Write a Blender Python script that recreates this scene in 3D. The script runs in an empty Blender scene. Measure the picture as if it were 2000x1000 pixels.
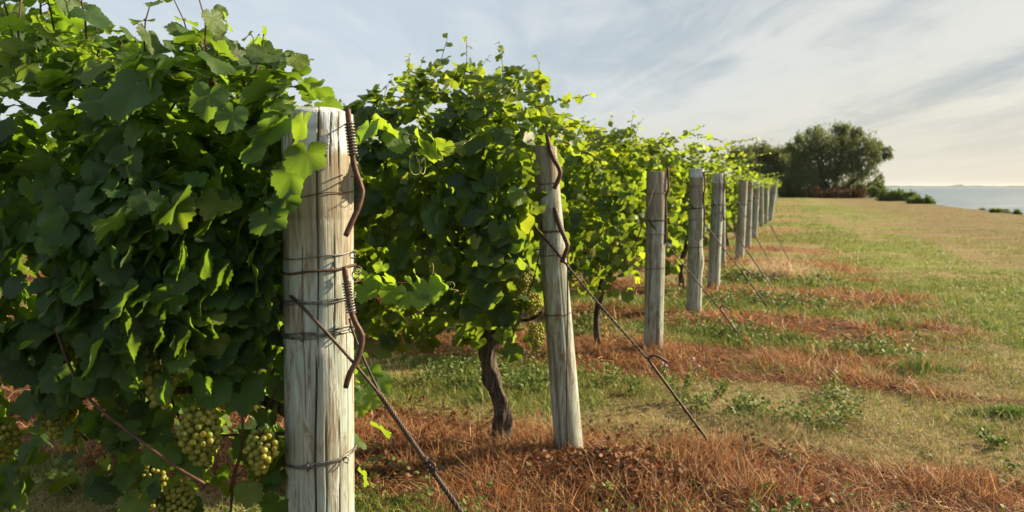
import bpy, math, random
import numpy as np
from mathutils import Vector, Matrix

# ------------------------------------------------------------------ camera, sky, sun, exposure
sc = bpy.context.scene
COL = sc.collection
H_CAM, F_PX = 1.5, 1450.0
PITCH = math.atan(135.0 / F_PX)
cam_d = bpy.data.cameras.new('camera')
cam_d.sensor_width = 36.0
cam_d.lens = F_PX / 2000.0 * 36.0
cam_d.clip_start, cam_d.clip_end = 0.05, 20000.0
cam_d.dof.use_dof = True
cam_d.dof.focus_distance = 2.3
cam_d.dof.aperture_fstop = 4.5
cam = bpy.data.objects.new('camera', cam_d)
COL.objects.link(cam)
cam.location = (0, 0, H_CAM)
cam.rotation_euler = (math.pi / 2 - PITCH, 0, 0)
sc.camera = cam

SUN_AZ, SUN_EL = math.radians(71), math.radians(26)
sc.view_settings.view_transform = 'Standard'
sc.view_settings.look = 'None'
sc.view_settings.exposure = 1.42
sc.view_settings.gamma = 1.0
sc.render.engine = 'CYCLES'
sc.cycles.max_bounces = 7
sc.cycles.diffuse_bounces = 4
sc.cycles.transmission_bounces = 5
sc.cycles.glossy_bounces = 2
sc.cycles.caustics_reflective = False
sc.cycles.caustics_refractive = False
SKY_STRENGTH = 0.043
sun_d = bpy.data.lights.new('sun', 'SUN')
sun_d.energy = 5.0
sun_d.angle = math.radians(0.6)
sun_d.color = (1.0, 0.82, 0.55)
sun = bpy.data.objects.new('sun', sun_d)
COL.objects.link(sun)
S = Vector((math.sin(SUN_AZ) * math.cos(SUN_EL), math.cos(SUN_AZ) * math.cos(SUN_EL), math.sin(SUN_EL)))
sun.rotation_euler = S.to_track_quat('Z', 'Y').to_euler()
sun.location = S * 50


class NT:
    """small node-tree helper"""
    def __init__(self, tree):
        self.t = tree
        tree.nodes.clear()

    def n(self, kind, **kw):
        nd = self.t.nodes.new(kind)
        for k, v in kw.items():
            if k.startswith('i_'):
                nd.inputs[k[2:].replace('_', ' ')].default_value = v
            else:
                setattr(nd, k, v)
        return nd

    def l(self, a, b):
        self.t.links.new(a, b)

    def val(self, sock, v):
        if isinstance(v, (int, float)):
            sock.default_value = v
        elif isinstance(v, (tuple, list)):
            sock.default_value = tuple(v) + ((1.0,) if len(v) == 3 and sock.type == 'RGBA' else ())
        else:
            self.l(v, sock)

    def math(self, op, a, b=0.0, c=None, clamp=False):
        nd = self.t.nodes.new('ShaderNodeMath')
        nd.operation = op
        nd.use_clamp = clamp
        self.val(nd.inputs[0], a)
        self.val(nd.inputs[1], b)
        if c is not None:
            self.val(nd.inputs[2], c)
        return nd.outputs[0]

    def mix(self, f, a, b, mode='MIX'):
        nd = self.t.nodes.new('ShaderNodeMix')
        nd.data_type = 'RGBA'
        nd.blend_type = mode
        self.val(nd.inputs[0], f)
        self.val(nd.inputs[6], a)
        self.val(nd.inputs[7], b)
        return nd.outputs[2]

    def ramp(self, f, lo, hi, smooth=True):
        nd = self.t.nodes.new('ShaderNodeMapRange')
        nd.interpolation_type = 'SMOOTHSTEP' if smooth else 'LINEAR'
        self.val(nd.inputs[0], f)
        nd.inputs[1].default_value = lo
        nd.inputs[2].default_value = hi
        return nd.outputs[0]

    def noise(self, vec, scale, detail=3.0, rough=0.55, dist=0.0):
        nd = self.t.nodes.new('ShaderNodeTexNoise')
        if vec is not None:
            self.l(vec, nd.inputs['Vector'])
        nd.inputs['Scale'].default_value = scale
        nd.inputs['Detail'].default_value = detail
        nd.inputs['Roughness'].default_value = rough
        nd.inputs['Distortion'].default_value = dist
        return nd.outputs['Fac']

    def mapping(self, vec, scale=(1, 1, 1), rot=(0, 0, 0), loc=(0, 0, 0)):
        nd = self.t.nodes.new('ShaderNodeMapping')
        self.l(vec, nd.inputs[0])
        nd.inputs['Scale'].default_value = scale
        nd.inputs['Rotation'].default_value = rot
        nd.inputs['Location'].default_value = loc
        return nd.outputs[0]


world = bpy.data.worlds.new('World')
sc.world = world
world.use_nodes = True
w = NT(world.node_tree)
sky = w.n('ShaderNodeTexSky', sky_type='NISHITA', sun_disc=False, sun_elevation=SUN_EL, sun_rotation=SUN_AZ,
          air_density=1.0, dust_density=2.0, ozone_density=1.0)
tc = w.n('ShaderNodeTexCoord')
sep = w.n('ShaderNodeSeparateXYZ')
w.l(tc.outputs['Generated'], sep.inputs[0])
dz = w.math('MAXIMUM', w.math('ADD', sep.outputs[2], 0.06), 0.03)
cx = w.math('DIVIDE', sep.outputs[0], dz)
cy = w.math('DIVIDE', sep.outputs[1], dz)
cmb = w.n('ShaderNodeCombineXYZ')
w.l(cx, cmb.inputs[0]); w.l(cy, cmb.inputs[1])
cvec = cmb.outputs[0]
m1 = w.mapping(cvec, scale=(0.85, 0.20, 1), rot=(0, 0, math.radians(-62)), loc=(1.3, 0.4, 0))
n1a = w.noise(m1, 1.0, 7.0, 0.56, 0.9)
m3 = w.mapping(cvec, scale=(1.9, 0.75, 1), rot=(0, 0, math.radians(-48)), loc=(7.3, 1.4, 0))
n3 = w.noise(m3, 1.0, 6.0, 0.62, 1.2)
n1 = w.math('ADD', w.math('MULTIPLY', n1a, 0.68), w.math('MULTIPLY', n3, 0.32))
m2 = w.mapping(cvec, scale=(0.22, 0.13, 1), rot=(0, 0, math.radians(-50)), loc=(4.3, 2.4, 0))
n2 = w.noise(m2, 1.0, 3.0, 0.5, 0.3)
veil = w.ramp(n2, 0.30, 0.62)
streak = w.ramp(n1, 0.38, 0.61)
# low bright band near the horizon, thin grey stratus above
low = w.ramp(sep.outputs[2], 0.17, 0.0)
right = w.ramp(sep.outputs[0], -0.25, 0.62)
grey = w.mix(right, (4.1, 5.2, 6.2), (3.1, 3.7, 4.0))
white = w.mix(right, (7.3, 7.7, 7.9), (6.9, 6.85, 6.2))
horizon = w.mix(right, (7.8, 8.0, 7.7), (7.1, 6.7, 5.6))
cl = w.mix(w.math('MULTIPLY_ADD', w.math('SUBTRACT', streak, 0.5), w.math('MULTIPLY_ADD', right, 0.65, 0.35), 0.5), grey, white)
cl = w.mix(w.math('MULTIPLY', low, 0.92), cl, horizon)
skyc = w.mix(w.math('ADD', w.math('MULTIPLY', veil, 0.22), 0.72), sky.outputs[0], cl)
bg = w.n('ShaderNodeBackground', i_Strength=SKY_STRENGTH)
w.l(skyc, bg.inputs['Color'])
wo = w.n('ShaderNodeOutputWorld')
w.l(bg.outputs[0], wo.inputs['Surface'])

# ------------------------------------------------------------------ frame of reference
EU = np.array([0.345, 0.9386, 0.0])          # along the line of end posts
EV = np.array([0.9386, -0.345, 0.0])         # along a row, out to the headland
ROW_ROT = math.atan2(EV[1], EV[0])
CAMP = np.array([0, 0, H_CAM])
cp, sp = math.cos(PITCH), math.sin(PITCH)


def ray(x, y):
    a, b = (x - 1000) / F_PX, (500 - y) / F_PX
    return np.array([a, cp + b * sp, -sp + b * cp])


def at_depth(x, y, d):
    r = ray(x, y)
    return CAMP + r * (d / r[1])


def at_ground(x, y, z=0.0):
    r = ray(x, y)
    return CAMP + r * ((z - H_CAM) / r[2])


def at_u(x, y, u):
    r = ray(x, y)
    return CAMP + r * (u / r.dot(EU))


def uv_of(p):
    return float(np.dot(p[:2], EU[:2])), float(np.dot(p[:2], EV[:2]))


rs = np.random.RandomState(11)
_lat = rs.rand(256, 256)


def vnoise(x, y):
    x = np.asarray(x, float); y = np.asarray(y, float)
    xi, yi = np.floor(x).astype(int), np.floor(y).astype(int)
    fx, fy = x - xi, y - yi
    fx = fx * fx * (3 - 2 * fx); fy = fy * fy * (3 - 2 * fy)
    g = lambda i, j: _lat[i % 256, j % 256]
    return (g(xi, yi) * (1 - fx) + g(xi + 1, yi) * fx) * (1 - fy) + (g(xi, yi + 1) * (1 - fx) + g(xi + 1, yi + 1) * fx) * fy


def fbm(x, y, o=3):
    s, a, t = 0, 1.0, 0
    for k in range(o):
        s = s + a * vnoise(x * 2 ** k + 17.3 * k, y * 2 ** k + 5.1 * k); t += a; a *= 0.5
    return s / t


def smooth(x, a, b):
    t = np.clip((np.asarray(x, float) - a) / (b - a), 0, 1)
    return t * t * (3 - 2 * t)


# ------------------------------------------------------------------ object helpers
def tag(o, label=None, cat=None, group=None, kind=None):
    if label: o['label'] = label
    if cat: o['category'] = cat
    if group: o['group'] = group
    if kind: o['kind'] = kind
    return o


def empty(name, loc, rz=0.0):
    o = bpy.data.objects.new(name, None)
    o.empty_display_size = 0.1
    o.location = loc
    o.rotation_euler = (0, 0, rz)
    COL.objects.link(o)
    return o


def link(name, me, mat, parent=None, loc=(0, 0, 0)):
    o = bpy.data.objects.new(name, me)
    if mat is not None and len(me.materials) == 0:
        me.materials.append(mat)
    o.parent = parent
    o.location = loc
    COL.objects.link(o)
    return o


def mesh_np(name, V, F, attrs=None, smooth_=True):
    """V (n,3), F (m,k) constant k; attrs {name: (n,3)}"""
    V = np.asarray(V, np.float32); F = np.asarray(F, np.int32)
    me = bpy.data.meshes.new(name)
    m, k = F.shape
    me.vertices.add(len(V)); me.vertices.foreach_set('co', V.ravel())
    me.loops.add(m * k); me.loops.foreach_set('vertex_index', F.ravel())
    me.polygons.add(m)
    me.polygons.foreach_set('loop_start', np.arange(0, m * k, k, dtype=np.int32))
    me.polygons.foreach_set('loop_total', np.full(m, k, np.int32))
    me.update(calc_edges=True)
    me.polygons.foreach_set('use_smooth', np.full(m, smooth_, bool))
    for an, av in (attrs or {}).items():
        at = me.attributes.new(an, 'FLOAT_VECTOR', 'POINT')
        at.data.foreach_set('vector', np.asarray(av, np.float32).ravel())
    return me


class MB:
    """collects tubes, lathes and such into one mesh"""
    def __init__(self):
        self.v, self.f = [], []

    def grid(self, rings, closed=True, cap0=True, cap1=True):
        base = len(self.v); n = len(rings[0])
        for r in rings:
            self.v.extend([tuple(p) for p in r])
        for i in range(len(rings) - 1):
            for j in range(n if closed else n - 1):
                a = base + i * n + j; b = base + i * n + (j + 1) % n
                self.f.append((a, b, b + n, a + n))
        if closed and cap0: self.f.append(tuple(base + j for j in range(n))[::-1])
        if closed and cap1: self.f.append(tuple(base + (len(rings) - 1) * n + j for j in range(n)))

    def tube(self, pts, r, n=8, wob=0.0, rng=None):
        pts = [np.asarray(p, float) for p in pts]
        rr = r if hasattr(r, '__len__') else [r] * len(pts)
        t0 = pts[1] - pts[0]; t0 = t0 / (np.linalg.norm(t0) + 1e-9)
        ref = np.array([0, 0, 1.0]) if abs(t0[2]) < 0.9 else np.array([1.0, 0, 0])
        x = np.cross(ref, t0); x /= np.linalg.norm(x)
        rings = []
        for i, p in enumerate(pts):
            a, b = pts[max(i - 1, 0)], pts[min(i + 1, len(pts) - 1)]
            t = b - a; t = t / (np.linalg.norm(t) + 1e-9)
            x = x - t * np.dot(x, t); x /= (np.linalg.norm(x) + 1e-9)
            y = np.cross(t, x)
            ring = []
            for j in range(n):
                q = 2 * math.pi * j / n
                k = rr[i] * (1 + (rng.uniform(-wob, wob) if rng is not None else 0))
                ring.append(p + x * math.cos(q) * k + y * math.sin(q) * k)
            rings.append(ring)
        self.grid(rings)

    def build(self, name, mat, parent=None, off=(0, 0, 0), smooth_=True):
        me = bpy.data.meshes.new(name)
        o3 = np.asarray(off)
        me.from_pydata([tuple(np.asarray(p) - o3) for p in self.v], [], self.f)
        me.polygons.foreach_set('use_smooth', np.full(len(me.polygons), smooth_, bool))
        return link(name, me, mat, parent)


def spline(pts, n):
    """Catmull-Rom through pts"""
    P = [np.asarray(p, float) for p in pts]
    P = [2 * P[0] - P[1]] + P + [2 * P[-1] - P[-2]]
    out = []
    segs = len(P) - 3
    for k in range(n):
        s = k / (n - 1) * segs
        i = min(int(s), segs - 1); t = s - i
        a, b, c, d = P[i:i + 4]
        out.append(0.5 * ((2 * b) + (c - a) * t + (2 * a - 5 * b + 4 * c - d) * t * t + (-a + 3 * b - 3 * c + d) * t ** 3))
    return out


def helix(path, r, turns, n):
    """a coil wound round the polyline path"""
    P = spline(path, n)
    out = []
    x = None
    for i, p in enumerate(P):
        t = P[min(i + 1, n - 1)] - P[max(i - 1, 0)]; t /= np.linalg.norm(t)
        if x is None:
            x = np.cross(t, [0, 1, 0.13]); x /= np.linalg.norm(x)
        x = x - t * np.dot(x, t); x /= np.linalg.norm(x)
        y = np.cross(t, x)
        q = 2 * math.pi * turns * i / (n - 1)
        out.append(p + (x * math.cos(q) + y * math.sin(q)) * r)
    return out


# ------------------------------------------------------------------ materials
def new_mat(name):
    m = bpy.data.materials.new(name)
    m.use_nodes = True
    t = NT(m.node_tree)
    out = t.n('ShaderNodeOutputMaterial')
    return m, t, out


def mat_leaf(name, dark, light, young, trans, veins=False, spec=0.32, rough=0.48, tfac=0.42):
    m, t, out = new_mat(name)
    at = t.n('ShaderNodeAttribute', attribute_name='tint')
    sp_ = t.n('ShaderNodeSeparateXYZ'); t.l(at.outputs['Vector'], sp_.inputs[0])
    col = t.mix(sp_.outputs[0], dark, light)
    col = t.mix(sp_.outputs[1], col, young)
    tcol = t.mix(sp_.outputs[1], trans, (trans[0] * 1.40, trans[1] * 1.12, trans[2] * 0.9))
    tcol = t.mix(sp_.outputs[0], t.mix(0.45, tcol, (0, 0, 0)), tcol)
    b = t.n('ShaderNodeBsdfPrincipled')
    geo = t.n('ShaderNodeNewGeometry')
    lu = t.n('ShaderNodeAttribute', attribute_name='luv')
    if veins:
        s3 = t.n('ShaderNodeSeparateXYZ'); t.l(lu.outputs['Vector'], s3.inputs[0])
        ax = t.math('ABSOLUTE', s3.outputs[0]); y = s3.outputs[1]
        best = None
        for deg, wd in ((0, 0.022), (47, 0.018), (103, 0.014)):
            dx, dy = math.sin(math.radians(deg)), math.cos(math.radians(deg))
            d = t.math('ABSOLUTE', t.math('SUBTRACT', t.math('MULTIPLY', ax, dy), t.math('MULTIPLY', y, dx)))
            al = t.math('ADD', t.math('MULTIPLY', ax, dx), t.math('MULTIPLY', y, dy))
            k = t.math('MULTIPLY', t.ramp(d, wd, wd * 0.3), t.math('GREATER_THAN', al, 0.0))
            best = k if best is None else t.math('MAXIMUM', best, k)
            # side veins, slanting off each main vein
            sv = t.math('ABSOLUTE', t.math('SUBTRACT', t.math('FRACT', t.math('MULTIPLY', t.math('SUBTRACT', al, t.math('MULTIPLY', d, 0.9)), 6.0)), 0.5))
            k2 = t.math('MULTIPLY', t.math('MULTIPLY', t.ramp(sv, 0.07, 0.02), t.math('LESS_THAN', d, 0.22)), t.math('GREATER_THAN', al, 0.05))
            best = t.math('MAXIMUM', best, t.math('MULTIPLY', k2, 0.4))
        col = t.mix(t.math('MULTIPLY', best, 0.42), col, (0.16, 0.21, 0.07))
        mott = t.noise(lu.outputs['Vector'], 5.0, 3.0)
        pn = t.n('ShaderNodeNewGeometry')
        blot = t.noise(pn.outputs['Position'], 60.0, 3.0, 0.6)
        col = t.mix(t.ramp(blot, 0.60, 0.74), col, t.mix(0.45, col, (0.15, 0.15, 0.05)))
        bp = t.n('ShaderNodeBump', i_Strength=0.55, i_Distance=0.004)
        t.l(t.math('ADD', t.math('MULTIPLY', best, -0.6), t.math('MULTIPLY', mott, 1.2)), bp.inputs['Height'])
        t.l(bp.outputs[0], b.inputs['Normal'])
        tcol = t.mix(t.math('MULTIPLY', best, 0.35), tcol, (0.08, 0.12, 0.02))
        ed = t.n('ShaderNodeVectorMath', operation='LENGTH'); t.l(lu.outputs['Vector'], ed.inputs[0])
        edge = t.ramp(t.math('ADD', ed.outputs['Value'], t.math('MULTIPLY', t.math('SUBTRACT', blot, 0.5), 1.6)), 0.98, 1.12)
        col = t.mix(t.math('MULTIPLY', edge, 0.7), col, (0.20, 0.13, 0.045))
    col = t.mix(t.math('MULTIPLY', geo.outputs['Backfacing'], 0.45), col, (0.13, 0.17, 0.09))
    t.l(col, b.inputs['Base Color'])
    b.inputs['Roughness'].default_value = rough
    b.inputs['Specular IOR Level'].default_value = spec
    tr = t.n('ShaderNodeBsdfTranslucent'); t.l(tcol, tr.inputs['Color'])
    mx = t.n('ShaderNodeMixShader'); mx.inputs[0].default_value = tfac
    t.l(b.outputs[0], mx.inputs[1]); t.l(tr.outputs[0], mx.inputs[2])
    t.l(mx.outputs[0], out.inputs['Surface'])
    return m


M_LEAF = mat_leaf('vine_leaf_near', (0.008, 0.032, 0.017), (0.044, 0.108, 0.030), (0.14, 0.20, 0.035), (0.27, 0.47, 0.028), veins=True, tfac=0.5)
M_LEAF2 = mat_leaf('vine_leaf', (0.010, 0.036, 0.019), (0.054, 0.112, 0.028), (0.16, 0.21, 0.035), (0.37, 0.54, 0.035), tfac=0.5)
M_TREE = mat_leaf('tree_leaf', (0.036, 0.056, 0.024), (0.086, 0.115, 0.046), (0.13, 0.15, 0.06), (0.19, 0.25, 0.07), spec=0.2, rough=0.6, tfac=0.45)
M_SHRUB = mat_leaf('shrub_leaf', (0.05, 0.09, 0.02), (0.12, 0.18, 0.04), (0.20, 0.24, 0.06), (0.24, 0.34, 0.05), spec=0.2, rough=0.6, tfac=0.3)
M_BRUSH = mat_leaf('dead_brush', (0.05, 0.022, 0.013), (0.10, 0.045, 0.022), (0.14, 0.08, 0.03), (0.12, 0.05, 0.02), spec=0.1, rough=0.8, tfac=0.2)


def mat_blade():
    m, t, out = new_mat('grass_blade')
    at = t.n('ShaderNodeAttribute', attribute_name='tint')
    b = t.n('ShaderNodeBsdfPrincipled', i_Roughness=0.55)
    b.inputs['Specular IOR Level'].default_value = 0.3
    t.l(at.outputs['Color'], b.inputs['Base Color'])
    tr = t.n('ShaderNodeBsdfTranslucent'); t.l(at.outputs['Color'], tr.inputs['Color'])
    mx = t.n('ShaderNodeMixShader'); mx.inputs[0].default_value = 0.35
    t.l(b.outputs[0], mx.inputs[1]); t.l(tr.outputs[0], mx.inputs[2])
    t.l(mx.outputs[0], out.inputs['Surface'])
    return m


M_BLADE = mat_blade()


def mat_ground():
    m, t, out = new_mat('field_ground')
    at = t.n('ShaderNodeAttribute', attribute_name='tint')
    geo = t.n('ShaderNodeNewGeometry')
    f1 = t.noise(geo.outputs['Position'], 26.0, 5.0, 0.7)
    f2 = t.noise(geo.outputs['Position'], 3.1, 4.0, 0.6)
    col = t.mix(t.ramp(f1, 0.30, 0.72), t.mix(1.0, at.outputs['Color'], (0.62, 0.60, 0.58), 'MULTIPLY'), at.outputs['Color'])
    f3 = t.noise(t.mapping(geo.outputs['Position'], scale=(0.5, 1.6, 1), rot=(0, 0, 0.35)), 1.0, 5.0, 0.7)
    col = t.mix(t.math('MULTIPLY', t.ramp(f2, 0.45, 0.70), 0.6), col, t.mix(1.0, col, (1.35, 1.2, 0.95), 'MULTIPLY'))
    col = t.mix(t.math('MULTIPLY', t.ramp(f3, 0.55, 0.35), 0.7), col, t.mix(1.0, col, (0.55, 0.62, 0.55), 'MULTIPLY'))
    b = t.n('ShaderNodeBsdfPrincipled', i_Roughness=0.95)
    b.inputs['Specular IOR Level'].default_value = 0.1
    t.l(col, b.inputs['Base Color'])
    bp = t.n('ShaderNodeBump', i_Strength=0.9, i_Distance=0.03)
    t.l(f1, bp.inputs['Height']); t.l(bp.outputs[0], b.inputs['Normal'])
    t.l(b.outputs[0], out.inputs['Surface'])
    return m


def mat_simple(name, c0, c1, scale=30, rough=0.7, spec=0.3, stretch=(1, 1, 1), bump=0.0, metal=0.0, lo=0.35, hi=0.65):
    m, t, out = new_mat(name)
    tcn = t.n('ShaderNodeTexCoord')
    f = t.noise(t.mapping(tcn.outputs['Object'], scale=stretch), scale, 4.0, 0.6)
    b = t.n('ShaderNodeBsdfPrincipled', i_Roughness=rough, i_Metallic=metal)
    b.inputs['Specular IOR Level'].default_value = spec
    t.l(t.mix(t.ramp(f, lo, hi), c0, c1), b.inputs['Base Color'])
    if bump:
        bp = t.n('ShaderNodeBump', i_Strength=1.0, i_Distance=bump)
        t.l(f, bp.inputs['Height']); t.l(bp.outputs[0], b.inputs['Normal'])
    t.l(b.outputs[0], out.inputs['Surface'])
    return m


M_WIRE = mat_simple('galvanised_wire', (0.20, 0.21, 0.20), (0.10, 0.085, 0.07), 60, 0.45, 0.5, metal=0.6)
M_RUSTWIRE = mat_simple('rusty_wire', (0.12, 0.055, 0.032), (0.06, 0.035, 0.025), 80, 0.7, 0.3, metal=0.3)
M_RUST = mat_simple('rusty_rod', (0.12, 0.056, 0.038), (0.055, 0.030, 0.023), 70, 0.6, 0.35, bump=0.001, metal=0.25)
M_CABLE = mat_simple('old_steel_cable', (0.085, 0.058, 0.045), (0.04, 0.030, 0.025), 55, 0.55, 0.4, metal=0.35)
M_BARK = mat_simple('vine_bark', (0.12, 0.095, 0.075), (0.028, 0.022, 0.018), 22, 0.9, 0.15, stretch=(3, 3, 0.5), bump=0.012)
M_CANE = mat_simple('vine_cane', (0.10, 0.045, 0.025), (0.05, 0.027, 0.017), 30, 0.6, 0.3, stretch=(2, 2, 1))
M_TENDRIL = mat_simple('green_tendril', (0.36, 0.40, 0.12), (0.30, 0.26, 0.10), 40, 0.5, 0.3)
M_TRUNK = mat_simple('tree_bark', (0.09, 0.075, 0.055), (0.045, 0.036, 0.028), 3, 0.9, 0.1, stretch=(2, 2, 0.5), bump=0.03)
M_ROCK = mat_simple('shore_rock', (0.30, 0.28, 0.23), (0.16, 0.16, 0.12), 3, 0.9, 0.2, bump=0.05)
M_PETAL = mat_simple('thistle_flower', (0.45, 0.20, 0.42), (0.60, 0.40, 0.55), 90, 0.7, 0.2)
M_FARSHORE = mat_simple('far_shore_hazy_woods', (0.13, 0.17, 0.17), (0.19, 0.23, 0.22), 0.02, 0.95, 0.0)  # paler and bluer than woods, distance haze put into the colour


def mat_grape():
    m, t, out = new_mat('grape_skin')
    tcn = t.n('ShaderNodeTexCoord')
    at = t.n('ShaderNodeAttribute', attribute_name='tint')
    sp_ = t.n('ShaderNodeSeparateXYZ'); t.l(at.outputs['Vector'], sp_.inputs[0])
    f = t.noise(tcn.outputs['Object'], 70.0, 3.0)
    col = t.mix(sp_.outputs[0], (0.17, 0.23, 0.05), (0.42, 0.40, 0.08))
    col = t.mix(t.math('MULTIPLY', t.ramp(f, 0.5, 0.75), 0.4), col, (0.36, 0.27, 0.10))
    b = t.n('ShaderNodeBsdfPrincipled', i_Roughness=0.42)
    b.inputs['Specular IOR Level'].default_value = 0.4
    t.l(col, b.inputs['Base Color'])
    tr = t.n('ShaderNodeBsdfTranslucent', i_Color=(0.62, 0.52, 0.06, 1))
    mx = t.n('ShaderNodeMixShader'); mx.inputs[0].default_value = 0.38
    t.l(b.outputs[0], mx.inputs[1]); t.l(tr.outputs[0], mx.inputs[2])
    t.l(mx.outputs[0], out.inputs['Surface'])
    return m


M_GRAPE = mat_grape()


def mat_post(name, H, paint=0.0, brown=0.35, seed=0.0):
    m, t, out = new_mat(name)
    tcn = t.n('ShaderNodeTexCoord')
    ob = tcn.outputs['Object']
    s3 = t.n('ShaderNodeSeparateXYZ'); t.l(ob, s3.inputs[0]); z = s3.outputs[2]
    at = t.n('ShaderNodeAttribute', attribute_name='tint')
    sa = t.n('ShaderNodeSeparateXYZ'); t.l(at.outputs['Vector'], sa.inputs[0])
    off = (seed * 3.1, seed * 1.7, seed * 0.9)
    grain = t.noise(t.mapping(ob, scale=(60, 60, 2.2), loc=off), 1.0, 5.0, 0.65, 0.6)
    fine = t.noise(t.mapping(ob, scale=(210, 210, 5), loc=off), 1.0, 3.0, 0.6, 0.4)
    patch = t.noise(t.mapping(ob, scale=(16, 16, 4.0), loc=off), 1.0, 5.0, 0.62, 0.8)
    patch2 = t.noise(t.mapping(ob, scale=(30, 30, 5.0), loc=off), 1.0, 4.0, 0.7, 1.2)
    base = t.mix(t.ramp(grain, 0.34, 0.66), (0.21, 0.215, 0.17), (0.37, 0.395, 0.335))
    base = t.mix(t.ramp(patch, 0.40, 0.62), base, (0.34, 0.40, 0.375))              # bleached grey-green patina
    base = t.mix(t.math('MULTIPLY', t.ramp(patch2, 0.50, 0.64), 0.85), base, (0.20, 0.14, 0.085))   # brown stains
    pale = t.noise(t.mapping(ob, scale=(45, 45, 6.0), loc=(off[0] + 5, off[1], off[2])), 1.0, 4.0, 0.7, 1.0)
    base = t.mix(t.math('MULTIPLY', t.ramp(pale, 0.53, 0.66), 0.6), base, (0.54, 0.59, 0.57))
    up = t.ramp(t.math('ADD', z, t.math('MULTIPLY', t.math('SUBTRACT', patch, 0.5), 0.35)), H - brown - 0.06, H - brown + 0.10)
    brownc = t.mix(t.ramp(grain, 0.32, 0.68), (0.15, 0.110, 0.075), (0.35, 0.275, 0.185))
    base = t.mix(t.math('MULTIPLY', up, 0.56), base, brownc)
    if paint > 0:
        pm = t.ramp(t.math('ADD', z, t.math('MULTIPLY', t.math('SUBTRACT', fine, 0.5), 0.05)), H - paint - 0.004, H - paint + 0.01)
        flake = t.ramp(t.math('ADD', t.math('MULTIPLY', patch2, 0.6), t.math('MULTIPLY', grain, 0.4)), 0.56, 0.50)
        base = t.mix(t.math('MULTIPLY', pm, flake), base, (0.60, 0.67, 0.76))
    foot = t.ramp(t.math('ADD', z, t.math('MULTIPLY', patch, 0.22)), 0.27, 0.10)
    base = t.mix(t.math('MULTIPLY', foot, 0.7), base, (0.15, 0.105, 0.065))
    base = t.mix(t.math('MULTIPLY', t.ramp(fine, 0.56, 0.40), 0.35), base, t.mix(1.0, base, (0.5, 0.45, 0.38), 'MULTIPLY'))
    # growth rings on the sawn top, cracks coloured dark for dirt and shaded depth, the knot
    base = t.mix(sa.outputs[0], base, (0.030, 0.022, 0.016))
    base = t.mix(sa.outputs[1], base, (0.56, 0.55, 0.50))
    b = t.n('ShaderNodeBsdfPrincipled', i_Roughness=0.82)
    b.inputs['Specular IOR Level'].default_value = 0.25
    t.l(base, b.inputs['Base Color'])
    bp = t.n('ShaderNodeBump', i_Strength=0.8, i_Distance=0.004)
    t.l(t.math('ADD', t.math('MULTIPLY', grain, 1.0), t.math('MULTIPLY', fine, 0.5)), bp.inputs['Height'])
    t.l(bp.outputs[0], b.inputs['Normal'])
    t.l(b.outputs[0], out.inputs['Surface'])
    return m


# ------------------------------------------------------------------ leaves
LEAF_TH = np.radians([0, 12, 25, 36, 48, 60, 76, 90, 105, 122, 138, 155, 168, 176, 180])
LEAF_R = np.array([1.0, .94, .80, .86, .93, .86, .70, .74, .77, .70, .62, .55, .42, .22, .06])


def leaf_template(n, hi, seed, lob=1.0):
    r = np.random.RandomState(seed)
    th = np.linspace(-math.pi, math.pi, n, endpoint=False) + 1e-3
    Rr = np.interp(np.abs(th), LEAF_TH, LEAF_R)
    mean = np.interp(np.abs(th), LEAF_TH, np.array([.95, .93, .90, .89, .88, .84, .80, .78, .75, .70, .63, .55, .42, .22, .06]))
    Rr = mean + (Rr - mean) * lob
    if hi:
        Rr = Rr * (1 + np.where(np.arange(n) % 2 == 0, 0.045, -0.05)) * (1 + r.uniform(-0.03, 0.03, n))
    else:
        Rr = Rr * (1 + r.uniform(-0.05, 0.05, n))
    c1, c2, wv, tw = r.uniform(-0.12, 0.40), r.uniform(-0.12, 0.30), r.uniform(0.06, 0.13), r.uniform(-0.3, 0.3)
    ph = r.uniform(0, 6.28)

    def lift(x, y, k):
        rad = np.hypot(x, y)
        ang = np.arctan2(x, y)
        return -c1 * rad ** 2 * 0.6 + c2 * np.abs(x) * 0.7 + wv * k * np.sin(4 * ang + ph) * rad + tw * x * y
    V = [np.zeros((1, 3))]; F = []
    rings = (0.5, 1.0) if hi else (1.0,)
    for q, k in enumerate(rings):
        x, y = np.sin(th) * Rr * k, np.cos(th) * Rr * k
        V.append(np.stack([x, y, lift(x, y, k)], 1))
    for j in range(n):
        F.append((0, 1 + (j + 1) % n, 1 + j))
        if hi:
            a, b = 1 + j, 1 + (j + 1) % n
            F.append((a, b, b + n)); F.append((a, b + n, a + n))
    V = np.concatenate(V)
    return V, np.array(F), np.stack([V[:, 0], V[:, 1], np.zeros(len(V))], 1)


T_HI = [leaf_template(44, True, s, l) for s, l in ((1, 0.8), (2, 0.45), (3, 1.05), (4, 0.6), (5, 0.9), (6, 0.35), (16, 0.7), (17, 0.5))]
T_CURL = []
for s_ in range(5):
    v_, f_, u_ = leaf_template(22, True, 60 + s_, 1.3)
    rr_ = np.random.RandomState(s_)
    v_ = v_.copy(); v_[:, 2] += (0.5 * v_[:, 0] ** 2 * rr_.uniform(0.5, 1.6) + 0.35 * v_[:, 1] ** 2 * rr_.uniform(-1, 1.6) + 0.10 * np.sin(v_[:, 0] * 9 + s_) * np.cos(v_[:, 1] * 7))
    v_[:, 0] *= 0.7
    T_CURL.append((v_, f_, u_))
T_MID = [leaf_template(18, False, s, l) for s, l in ((7, 1.0), (8, 0.7), (9, 1.2), (10, 0.9))]
T_LO = [leaf_template(9, False, s, 0.8) for s in (11, 12, 13)]


def norm(a):
    return a / (np.linalg.norm(a, axis=-1, keepdims=True) + 1e-9)


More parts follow.
